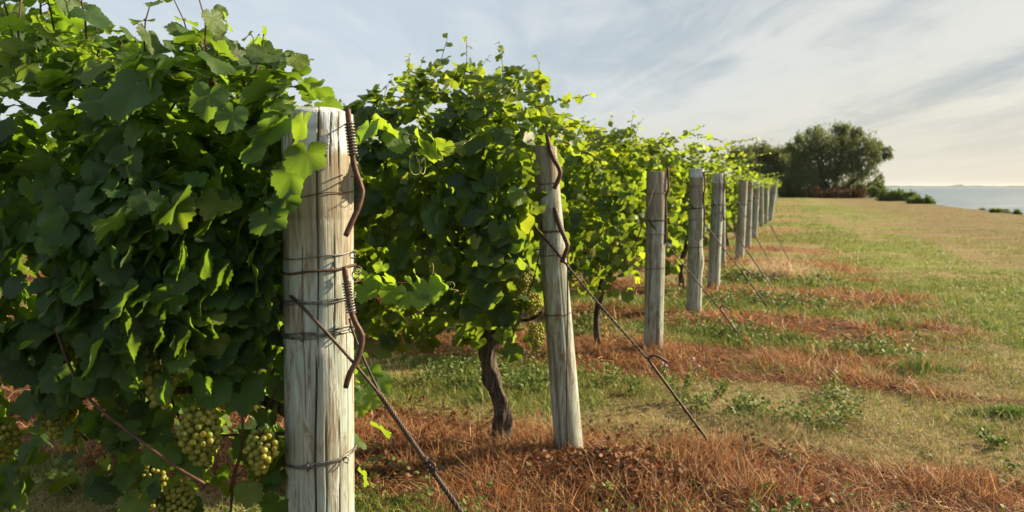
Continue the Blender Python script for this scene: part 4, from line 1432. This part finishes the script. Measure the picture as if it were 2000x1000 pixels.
r = np.random.RandomState(8)
red_parts, tan_parts, grn_parts = [], [], []
BANDS = ((2.9, 4.6, 105000, 1.0, 3), (4.6, 7.5, 105000, 1.25, 2), (7.5, 13, 110000, 2.0, 2), (13, 26, 120000, 3.2, 1), (26, 60, 100000, 6.0, 1), (60, 112, 25000, 13.0, 1))
for (d0, d1, n, sc_, segs) in BANDS:
    X, d, u, v = scatter(r, n, d0, d1)
    st, g, t_, so, br = zones(u, v)
    z = ground_z(u, v)
    P = np.stack([X, d, z - 0.004], 1)
    q = r.rand(len(X))
    bare = r.rand(len(X)) < so * 0.8
    is_r = (q < st) & ~bare
    is_g = (q >= st) & (q < st + g) & ~bare
    is_t = (q >= st + g) & ~bare
    hs = min(sc_, 3.0)
    for sel, kind in ((is_r, 0), (is_g, 1), (is_t, 2)):
        i = np.where(sel)[0]
        m = len(i)
        if m == 0: continue
        az = r.uniform(0, 6.283, m)
        tall = fbm(u[i] * 2.2 + 50, v[i] * 2.2, 2)
        lawn = smooth(v[i], 0.8, 2.4)
        if kind == 0:
            el = np.where(tall > 0.5, np.abs(r.normal(0.6, 0.4, m)), np.abs(r.normal(0.22, 0.35, m)))
            Ln = r.uniform(0.05, 0.19, m) * (0.45 + 1.1 * tall)
            W = r.uniform(0.0022, 0.0050, m)
            c0 = np.where(r.rand(m, 1) < 0.40, np.array([[0.45, 0.29, 0.13]]), np.array([[0.30, 0.118, 0.047]]))
            c0 = np.where(r.rand(m, 1) < 0.22, np.array([[0.13, 0.06, 0.034]]), c0)
            C = jitter(r, c0, m, 0.28); dr = r.uniform(0.0, 0.5, m)
        elif kind == 1:
            el = np.abs(r.normal(0.95, 0.35, m))
            Ln = r.uniform(0.05, 0.13, m) * (0.5 + 1.0 * tall) * (1 - 0.45 * lawn)
            W = r.uniform(0.003, 0.006, m)
            c0 = np.where(r.rand(m, 1) < 0.35, np.array([[0.24, 0.23, 0.07]]), np.where(tall[:, None] > 0.52, np.array([[0.13, 0.20, 0.035]]), C_GRN[None]))
            C = jitter(r, c0, m, 0.25); dr = r.uniform(0.1, 0.6, m)
        else:
            el = np.abs(r.normal(0.65, 0.42, m))
            Ln = r.uniform(0.05, 0.12, m) * (0.5 + 0.9 * tall) * (1 - 0.40 * lawn)
            W = r.uniform(0.0016, 0.0036, m)
            bb = br[i][:, None]
            c0 = C_TAN[None] * (1 - bb) + C_BRN[None] * bb
            c0 = np.where(r.rand(m, 1) < 0.2, np.array([[0.20, 0.19, 0.06]]), c0)
            C = jitter(r, c0, m, 0.22); dr = r.uniform(0.2, 0.8, m)
        D = np.stack([np.cos(az) * np.cos(el), np.sin(az) * np.cos(el), np.sin(el) + 0.06], 1)
        res = blades(P[i], D, Ln * (1 + 0.22 * (hs - 1)), W * sc_, C, dr, segs)
        (red_parts, grn_parts, tan_parts)[kind].append(res)


# longer straw standing round the feet of posts and trunks
feet = [(P_['B'], P_['R'][1]) for P_ in POSTS[:9]] + [(POSTS[1]['B'] - EV * 0.43, 0.05), (POSTS[2]['B'] - EV * 0.52, 0.03)]
for b, rad in feet:
    m = 260
    az = r.uniform(0, 6.283, m); rr = rad + np.abs(r.normal(0.0, 0.07, m))
    P = np.stack([b[0] + np.cos(az) * rr, b[1] + np.sin(az) * rr, np.zeros(m)], 1)
    uu = P @ EU; vv = P @ EV
    P[:, 2] = ground_z(uu, vv) - 0.004
    el = np.abs(r.normal(0.75, 0.4, m)); a2 = r.uniform(0, 6.283, m)
    D = np.stack([np.cos(a2) * np.cos(el), np.sin(a2) * np.cos(el), np.sin(el) + 0.06], 1)
    c0 = np.where(r.rand(m, 1) < 0.45, np.array([[0.45, 0.30, 0.14]]), np.array([[0.31, 0.135, 0.058]]))
    red_parts.append(blades(P, D, r.uniform(0.05, 0.16, m), r.uniform(0.003, 0.006, m), jitter(r, c0, m, 0.28), r.uniform(0.1, 0.6, m), 3))


def join_parts(parts):
    VV, FF, CC = [], [], []; b = 0
    for V, F, C in parts:
        VV.append(V); FF.append(F + b); CC.append(C); b += len(V)
    return np.concatenate(VV), np.concatenate(FF), np.concatenate(CC)


for nm, parts, lab in (('dead_grass', red_parts, 'russet dead grass in strips under the vine rows'), ('green_grass', grn_parts, 'green grass and weeds between the strips and over the lawn'), ('dry_grass', tan_parts, 'tan dry grass over the headland lawn')):
    V, F, C = join_parts(parts)
    o = link(nm, mesh_np(nm, V, F, {'tint': C}), M_BLADE)
    tag(o, lab, 'grass', None, 'stuff')

# fallen leaves over the straw, thick on the little mound by the leaning post
LD = Leaves()
n = 1700
uu = np.concatenate([r.normal(3.62, 0.20, n // 2), r.uniform(3.0, 4.5, n - n // 2)])
vv = np.concatenate([r.normal(-0.72, 0.30, n // 2), r.uniform(-2.6, 0.3, n - n // 2)])
P = uu[:, None] * EU + vv[:, None] * EV; P[:, 2] = ground_z(uu, vv) + r.uniform(0.01, 0.045, n)
N = norm(r.normal(0, 0.55, (n, 3)) + np.array([0, 0, 1.0]))
C = np.stack([r.rand(n), r.rand(n) * 0.5, np.zeros(n)], 1)
LD.add(P, N, r.normal(0, 1, (n, 3)), r.uniform(0.012, 0.034, n), C)
M_DEADLEAF = mat_leaf('dead_leaf', (0.055, 0.022, 0.014), (0.17, 0.075, 0.035), (0.34, 0.20, 0.11), (0.22, 0.07, 0.03), spec=0.2, rough=0.7, tfac=0.2)
tag(link('leaf_litter', LD.mesh('leaf_litter', T_CURL, 4), M_DEADLEAF), 'brown fallen vine leaves scattered and heaped by the leaning post', 'fallen leaves', None, 'stuff')


# low leafy weeds that cover the green lanes
LW = Leaves()
n = 0
for (u0, u1, v0, v1, m, sz) in ((4.75, 5.75, -2.6, 0.5, 520, 0.016), (7.2, 8.0, -2.2, 1.2, 330, 0.02), (9.5, 10.5, -1.8, 0.8, 160, 0.026), (2.2, 3.3, -2.4, 0.4, 220, 0.015), (3.3, 4.5, -0.4, 1.2, 45, 0.014), (11.8, 13.2, -1.5, 1.0, 110, 0.032)):
    cu, cv = r.uniform(u0, u1, m), r.uniform(v0, v1, m)
    keep = fbm(cu * 2.3 + 8, cv * 1.9 + 4, 2) > 0.50
    cu, cv = cu[keep], cv[keep]
    hgt = r.uniform(0.02, 0.15, len(cu)) * (1 + sz * 10)
    k = 16
    uu = np.repeat(cu, k) + r.normal(0, sz * 1.9, len(cu) * k); vv = np.repeat(cv, k) + r.normal(0, sz * 1.9, len(cu) * k)
    P = uu[:, None] * EU + vv[:, None] * EV
    P[:, 2] = ground_z(uu, vv) + np.repeat(hgt, k) * r.uniform(0.1, 1.0, len(uu))
    mm = len(uu)
    LW.add(P, np.stack([r.normal(0, .5, mm), r.normal(-.3, .5, mm), np.full(mm, 0.9)], 1), np.stack([r.normal(0, 1, mm), r.normal(0, 1, mm), r.uniform(-.3, .6, mm)], 1), sz * r.uniform(0.5, 1.2, mm), leaf_tint(r, mm, 0.25))
tag(link('lane_weeds', LW.mesh('lane_weeds', T_LO, 6), M_SHRUB), 'low broad leaved weeds covering the green lanes between the straw strips', 'weeds', None, 'stuff')

# ------------------------------------------------------------------ weeds as single plants
def weed(x, y, h, spread, nst, label, mat=None, leafs=0.022, flowers=0, seed=0, cat='weed', lean=0.0):
    r = np.random.RandomState(seed)
    b = at_ground(x, y)
    o = empty('weed', b)
    tag(o, label, cat, 'weeds growing in the strips')
    L, can = Leaves(), []
    tips = []
    for k in range(nst):
        a = r.uniform(0, 6.28)
        d = np.array([math.cos(a) * spread + lean, math.sin(a) * spread, 1.0])
        hh = h * r.uniform(0.55, 1.0)
        p0 = np.array([r.normal(0, 0.03), r.normal(0, 0.03), 0.0])
        p1_ = p0 + d * hh * 0.5; p2_ = p0 + d * hh + np.array([0, 0, -0.1 * hh])
        can.append([([p0, p1_, p2_], [0.0022, 0.0018, 0.001])]); tips.append(p2_)
        for j in range(int(8 + hh * 40)):
            f = r.uniform(0.1, 1.0)
            p = p0 + (p2_ - p0) * f
            a2 = r.uniform(0, 6.28)
            t = np.array([math.cos(a2), math.sin(a2), r.uniform(-.1, .6)])
            L.add(p + t * leafs * 0.4, np.array([r.normal(0, .7), r.normal(-0.3, .7), 0.8]), t, leafs * r.uniform(0.4, 0.85), leaf_tint(r, 1, 0.3))
    link('foliage', L.mesh('foliage', T_LO, seed), mat or M_SHRUB, o)
    build_canes('stem', can, M_TENDRIL if mat is None else M_CANE, o, (0, 0, 0), 4)
    if flowers:
        V, F = ICO
        for t in tips[:flowers]:
            c = link('flower', mesh_np('flower', V * np.array([0.010, 0.010, 0.012]), F), M_PETAL, o, tuple(t))
    return o


def tussock(x, y, rad, h, label, seed):
    """a thick tuft of green blades"""
    r = np.random.RandomState(seed)
    b = at_ground(x, y); b[2] = float(ground_z(*uv_of(b))) - 0.01
    o = empty('grass_tussock', b)
    tag(o, label, 'grass tuft', 'green tussocks')
    m = int(500 + 3200 * rad)
    az = r.uniform(0, 6.283, m); el = np.abs(r.normal(0.95, 0.35, m)); q = r.uniform(0, 6.283, m); rr = np.sqrt(r.rand(m)) * rad * (0.6 + 0.4 * np.sin(q * 3 + seed))
    D = np.stack([np.cos(az) * np.cos(el), np.sin(az) * np.cos(el), np.sin(el)], 1)
    c0 = np.where(r.rand(m, 1) < 0.3, np.array([[0.17, 0.22, 0.04]]), np.array([[0.075, 0.135, 0.022]]))
    V, F, C = blades(np.stack([np.cos(q) * rr * 1.5, np.sin(q) * rr, np.zeros(m)], 1), D, h * r.uniform(0.5, 1.1, m) * (1 - 0.5 * rr / rad), r.uniform(0.004, 0.008, m), jitter(r, c0, m, 0.3), r.uniform(0.1, 0.7, m), 3)
    link('blade_mass', mesh_np('blade_mass', V, F, {'tint': C}), M_BLADE, o)
    return o


M_DRYWEED = mat_leaf('dry_weed', (0.26, 0.17, 0.06), (0.42, 0.29, 0.12), (0.5, 0.36, 0.15), (0.4, 0.25, 0.08), spec=0.1, rough=0.8, tfac=0.3)
weed(1330, 790, 0.34, 0.35, 9, 'tall grey green thistle with small pink flowers beside the second guy cable', flowers=4, seed=1, leafs=0.024)
weed(1400, 780, 0.20, 0.5, 8, 'low leafy weed just right of the pink flowered thistle', seed=2)
weed(1460, 805, 0.13, 0.8, 9, 'small broad leaved weed in pale grass right of the hooked guy rod', seed=3, leafs=0.03)
weed(1240, 770, 0.20, 0.5, 9, 'leafy green weed behind the guy cable next to the leaning post', seed=4)
weed(1180, 760, 0.18, 0.5, 8, 'leafy green weed touching the right side of the leaning post', seed=5)
weed(830, 755, 0.18, 0.5, 9, 'green weed clump between the nearest post and the gnarled trunk', seed=6)
weed(900, 760, 0.16, 0.5, 8, 'green weed clump just left of the gnarled trunk', seed=7)
weed(1050, 760, 0.16, 0.5, 8, 'green weed clump between the gnarled trunk and the leaning post', seed=8)
tussock(1550, 665, 0.13, 0.16, 'bright green feathery weed in front of the third straw strip', 9)
weed(1460, 690, 0.26, 0.10, 5, 'dry yellow weed standing at the end of the third guy cable', M_DRYWEED, 0.022, seed=10)
weed(1180, 665, 0.34, 0.15, 5, 'dry yellow weed at the foot of the slim third row trunk', M_DRYWEED, 0.026, seed=11)
tussock(1970, 810, 0.2, 0.16, 'bright green weed patch at the right edge of the lawn', 12)
weed(1945, 870, 0.10, 0.9, 10, 'dark green rosette weed below the bright patch at the right edge', seed=13, leafs=0.026)
tussock(1790, 725, 0.26, 0.20, 'dark green tussock in the bare straw at the right', 14)
tussock(1720, 642, 0.26, 0.20, 'green tussock at the end of the fourth straw strip', 15)
weed(1290, 905, 0.10, 0.8, 8, 'small green weed growing out of the dead leaf heap', seed=16, leafs=0.022)
tussock(800, 985, 0.14, 0.09, 'fresh green tuft at the lower edge beside the nearest cable', 17)
weed(140, 965, 0.20, 0.6, 10, 'pale leaved weed in the grass under the nearest vine', seed=18, leafs=0.035)

# pale bunchgrass beyond the cables
bgp = at_ground(1520, 545)
o = empty('bunchgrass', bgp)
tag(o, 'pale dry bunchgrass with long fine stems leaning right beyond the guy cables', 'grass tuft')
n = 900
az = r.uniform(0, 6.283, n)
D = norm(np.stack([np.cos(az) * 0.55 - 0.1, np.sin(az) * 0.4, r.uniform(0.4, 1.2, n)], 1))
V, F, C = blades(np.stack([r.normal(0, 0.24, n), r.normal(0, 0.14, n), np.zeros(n)], 1), D, r.uniform(0.25, 0.72, n), np.full(n, 0.008), jitter(r, np.array([[0.55, 0.43, 0.26]]), n), r.uniform(0.1, 0.7, n), 3)
link('stems', mesh_np('stems', V, F, {'tint': C}), M_BLADE, o)


# ------------------------------------------------------------------ trees and shore shrubs
def leaf_cloud(r, clumps, n, lw, ll, droop=0.7):
    """narrow leaves hanging through several clumps; clumps: (centre, radii, weight)"""
    VV, CC = [], []
    wsum = sum(c[2] for c in clumps)
    for cen, rad, wt in clumps:
        m = int(n * wt / wsum)
        ns = max(6, m // 42)
        d = norm(r.normal(0, 1, (ns, 3)))
        rr = r.rand(ns) ** 0.45
        sub = cen + d * rr[:, None] * np.asarray(rad)
        pick = r.randint(0, ns, m)
        sr = np.mean(rad) * 0.20
        p = sub[pick] + r.normal(0, 1, (m, 3)) * np.array([sr, sr, sr * 1.15])
        t = norm(r.normal(0, 0.55, (m, 3)) + np.array([0, 0, -droop]))
        s = norm(np.cross(t, r.normal(0, 1, (m, 3))))
        l_ = ll * r.uniform(0.6, 1.3, m)[:, None]; w_ = lw * r.uniform(0.6, 1.3, m)[:, None]
        q = np.stack([p, p + t * l_ * 0.5 + s * w_, p + t * l_, p + t * l_ * 0.5 - s * w_], 1)
        VV.append(q.reshape(-1, 3))
        c = np.zeros((m, 3)); c[:, 0] = np.clip(0.25 + 0.5 * r.rand(ns)[pick] + r.normal(0, 0.15, m), 0, 1); c[:, 1] = (r.rand(ns) ** 3)[pick] * 0.6
        CC.append(np.repeat(c, 4, 0))
    V = np.concatenate(VV); F = np.arange(len(V)).reshape(-1, 4)
    return V, F, np.concatenate(CC)


def px_clumps(cl, d, rng, depth_k=0.9):
    out = []
    for (x, y, rx, ry, wt) in cl:
        dd = d + rng.uniform(-3.0, 3.0)
        c = at_depth(x, y, dd)
        k = dd / F_PX
        out.append((c, np.array([rx * k, (rx + ry) / 2 * k * depth_k, ry * k]), wt))
    return out


def tree(name, label, base_px, d, cl, n, seed, mat, limbs, lw=0.08, ll=0.55, tr=0.5, droop=1.0):
    r = np.random.RandomState(seed)
    b = at_depth(base_px[0], base_px[1], d); b[2] = -0.1
    o = empty(name, b)
    tag(o, label, 'tree')
    V, F, C = leaf_cloud(r, px_clumps(cl, d, r), n, lw, ll, droop)
    link('crown', mesh_np('crown', V - b, F, {'tint': C, 'luv': C * 0}, False), mat, o)
    mb = MB()
    for pts in limbs:
        pp = [at_depth(x, y, d + dd) - b for x, y, dd in pts]
        mb.tube(spline(pp, 12), [tr * (1 - 0.075 * i) * (1.0 if pts is limbs[0] else 0.6) for i in range(12)], 8, 0.06, r)
    mb.build('trunk', M_TRUNK, o)
    return o


tree('willow_tree', 'large spreading willow with drooping crown beside the lake', (1628, 388), 108,
     [(1600, 288, 34, 34, 1.5), (1648, 276, 32, 28, 1.3), (1688, 290, 30, 28, 1.0), (1640, 322, 46, 44, 2.2), (1596, 338, 34, 34, 1.3), (1590, 260, 20, 14, .4), (1640, 252, 22, 12, .45), (1668, 258, 16, 10, .3), (1690, 330, 26, 22, .6),
      (1714, 286, 18, 14, .4), (1732, 297, 13, 11, .25), (1712, 312, 14, 10, .16), (1718, 345, 14, 10, .14), (1708, 366, 18, 14, .3), (1665, 362, 30, 20, .6), (1620, 368, 40, 16, .8), (1562, 272, 18, 14, .28), (1548, 288, 14, 10, .16), (1578, 300, 10, 24, .25), (1555, 330, 16, 26, .45), (1540, 356, 24, 18, .6), (1600, 372, 44, 16, .9), (1690, 372, 22, 14, .4), (1570, 350, 26, 30, .8), (1572, 312, 22, 26, .5), (1625, 300, 60, 46, 0.8)],
     24000, 3, M_TREE, [[(1628, 392, 0), (1632, 360, 0), (1640, 320, 0), (1645, 280, 0)], [(1630, 385, 0), (1665, 355, -1), (1695, 335, -1), (1722, 300, -1)], [(1628, 385, 0), (1605, 345, 0), (1595, 300, 0), (1590, 265, 0)], [(1625, 385, 0), (1590, 350, 1), (1565, 300, 1), (1555, 275, 1)], [(1640, 385, 0), (1680, 372, -1), (1710, 352, -1), (1722, 340, -1)]])
tree('dark_tree', 'dull olive tree behind the far vine rows, left of the big willow', (1490, 388), 116,
     [(1450, 298, 26, 16, .8), (1488, 296, 28, 16, .8), (1470, 318, 42, 26, 1.6), (1512, 315, 30, 26, 1.3), (1530, 345, 28, 30, 1.3), (1490, 350, 40, 30, 1.4), (1432, 312, 20, 14, .5), (1545, 318, 24, 22, .8), (1560, 350, 26, 30, 1.0), (1560, 300, 26, 24, .8), (1535, 300, 22, 22, .6), (1455, 325, 30, 26, .8), (1520, 372, 44, 16, .9)],
     19000, 4, M_TREE, [[(1490, 392, 0), (1490, 350, 0), (1480, 310, 0)], [(1490, 380, 0), (1515, 345, 0), (1530, 310, 0)]], tr=0.4)


def shrub(name, label, x, y, d, rx, ry, n, mat, seed, ll=0.4, lw=0.10, droop=-0.4):
    r = np.random.RandomState(seed)
    b = at_depth(x, y, d); b[2] = float(ground_z(*uv_of(b))) - 0.05
    o = empty(name, b); tag(o, label, 'shrub', 'shrubs along the shore')
    k = d / F_PX
    cl = [(np.array([q * rx * k * 0.7, r.normal(0, 0.5), ry * k * r.uniform(0.55, 1.0)]), np.array([rx * k * 0.45, rx * k * 0.4, ry * k * 0.75]), 1.0) for q in (-1, -0.4, 0.2, 0.8)]
    V, F, C = leaf_cloud(r, cl, n, lw, ll, droop)
    V[:, 2] = np.maximum(V[:, 2], -0.05)
    link('foliage', mesh_np('foliage', V, F, {'tint': C, 'luv': C * 0}, False), mat, o)
    mb = MB()
    for q in range(7):
        a = r.uniform(0, 6.28)
        mb.tube([np.array([0, 0, 0.0]), np.array([math.cos(a) * rx * k * .3, math.sin(a) * .4, ry * k * .5]), np.array([math.cos(a) * rx * k * .7, math.sin(a) * .8, ry * k * 1.0])], [0.05, 0.035, 0.015], 5)
    mb.build('stem', M_TRUNK, o)


shrub('brush', 'wide russet brush under the willow crown', 1640, 386, 100, 50, 9, 2600, M_BRUSH, 1)
shrub('brush', 'small russet brush at the left foot of the willow', 1596, 386, 101, 16, 6, 700, M_BRUSH, 2)
shrub('shrub', 'bright green shrub by the water right of the willow', 1757, 386, 79, 30, 12, 2000, M_SHRUB, 3)
shrub('shrub', 'grey green shrub between the russet brush and the bright shrub', 1716, 388, 94, 22, 14, 1300, M_SHRUB, 4)
shrub('shrub', 'low green plants trailing along the shore right of the bright shrub', 1800, 393, 66, 22, 6, 900, M_SHRUB, 5)
shrub('shrub', 'green bush in shade between the far vine rows and the russet brush', 1545, 386, 108, 26, 8, 1200, M_TREE, 6)
for i, (x, y, d, rx, ry, lab) in enumerate(((1955, 415, 43, 8, 2.5, 'low green tuft by the boulders at the shore'),)):
    shrub('shrub', lab, x, y, d, rx, ry, 500, M_SHRUB, 20 + i, 0.22, 0.06)
# boulders at the lake's edge
rb = np.random.RandomState(9)
V0, F0 = ico(3)
for i, (x, y, s, lab) in enumerate(((1940, 415, .20, 'small grey boulder at the shore edge'), (1962, 416, .28, 'largest grey boulder at the shore edge'), (1986, 419, .22, 'rightmost grey boulder at the shore edge'), (1918, 411, .16, 'leftmost tiny boulder at the shore edge'))):
    k = 1 + 0.28 * (fbm(V0[:, 0] * 2 + i * 7, V0[:, 1] * 2 + V0[:, 2] * 1.7, 3) - 0.5) * 2
    dsh = {1940: 46, 1962: 44.5, 1986: 42.5, 1918: 49}[x]
    p = at_depth(x, y, dsh)
    u_, v_ = uv_of(p)
    p[2] = float(ground_z(u_, v_)) + 0.05
    o = link('boulder', mesh_np('boulder', V0 * k[:, None] * np.array([1.3, 1.0, 0.75]) * s, F0), M_ROCK)
    o.location = p
    tag(o, lab, 'boulder', 'boulders along the shore')


# ------------------------------------------------------------------ the lake air
hz, t, out = new_mat('lake_haze')
pv = t.n('ShaderNodeVolumePrincipled', i_Density=0.00004)
pv.inputs['Color'].default_value = (0.92, 0.94, 0.96, 1)
pv.inputs['Anisotropy'].default_value = 0.35
t.l(pv.outputs[0], out.inputs['Volume'])
hx, hy0, hy1 = 14000.0, -12000.0, 14000.0
hv = [(x, y, z) for z in (-8.0, 18.0) for y in (hy0, hy1) for x in (-hx, hx)]
hf = [(0, 2, 3, 1), (4, 5, 7, 6), (0, 1, 5, 4), (2, 6, 7, 3), (0, 4, 6, 2), (1, 3, 7, 5)]
tag(link('haze', mesh_np('haze', np.array(hv), np.array(hf), None, False), hz), kind='stuff')
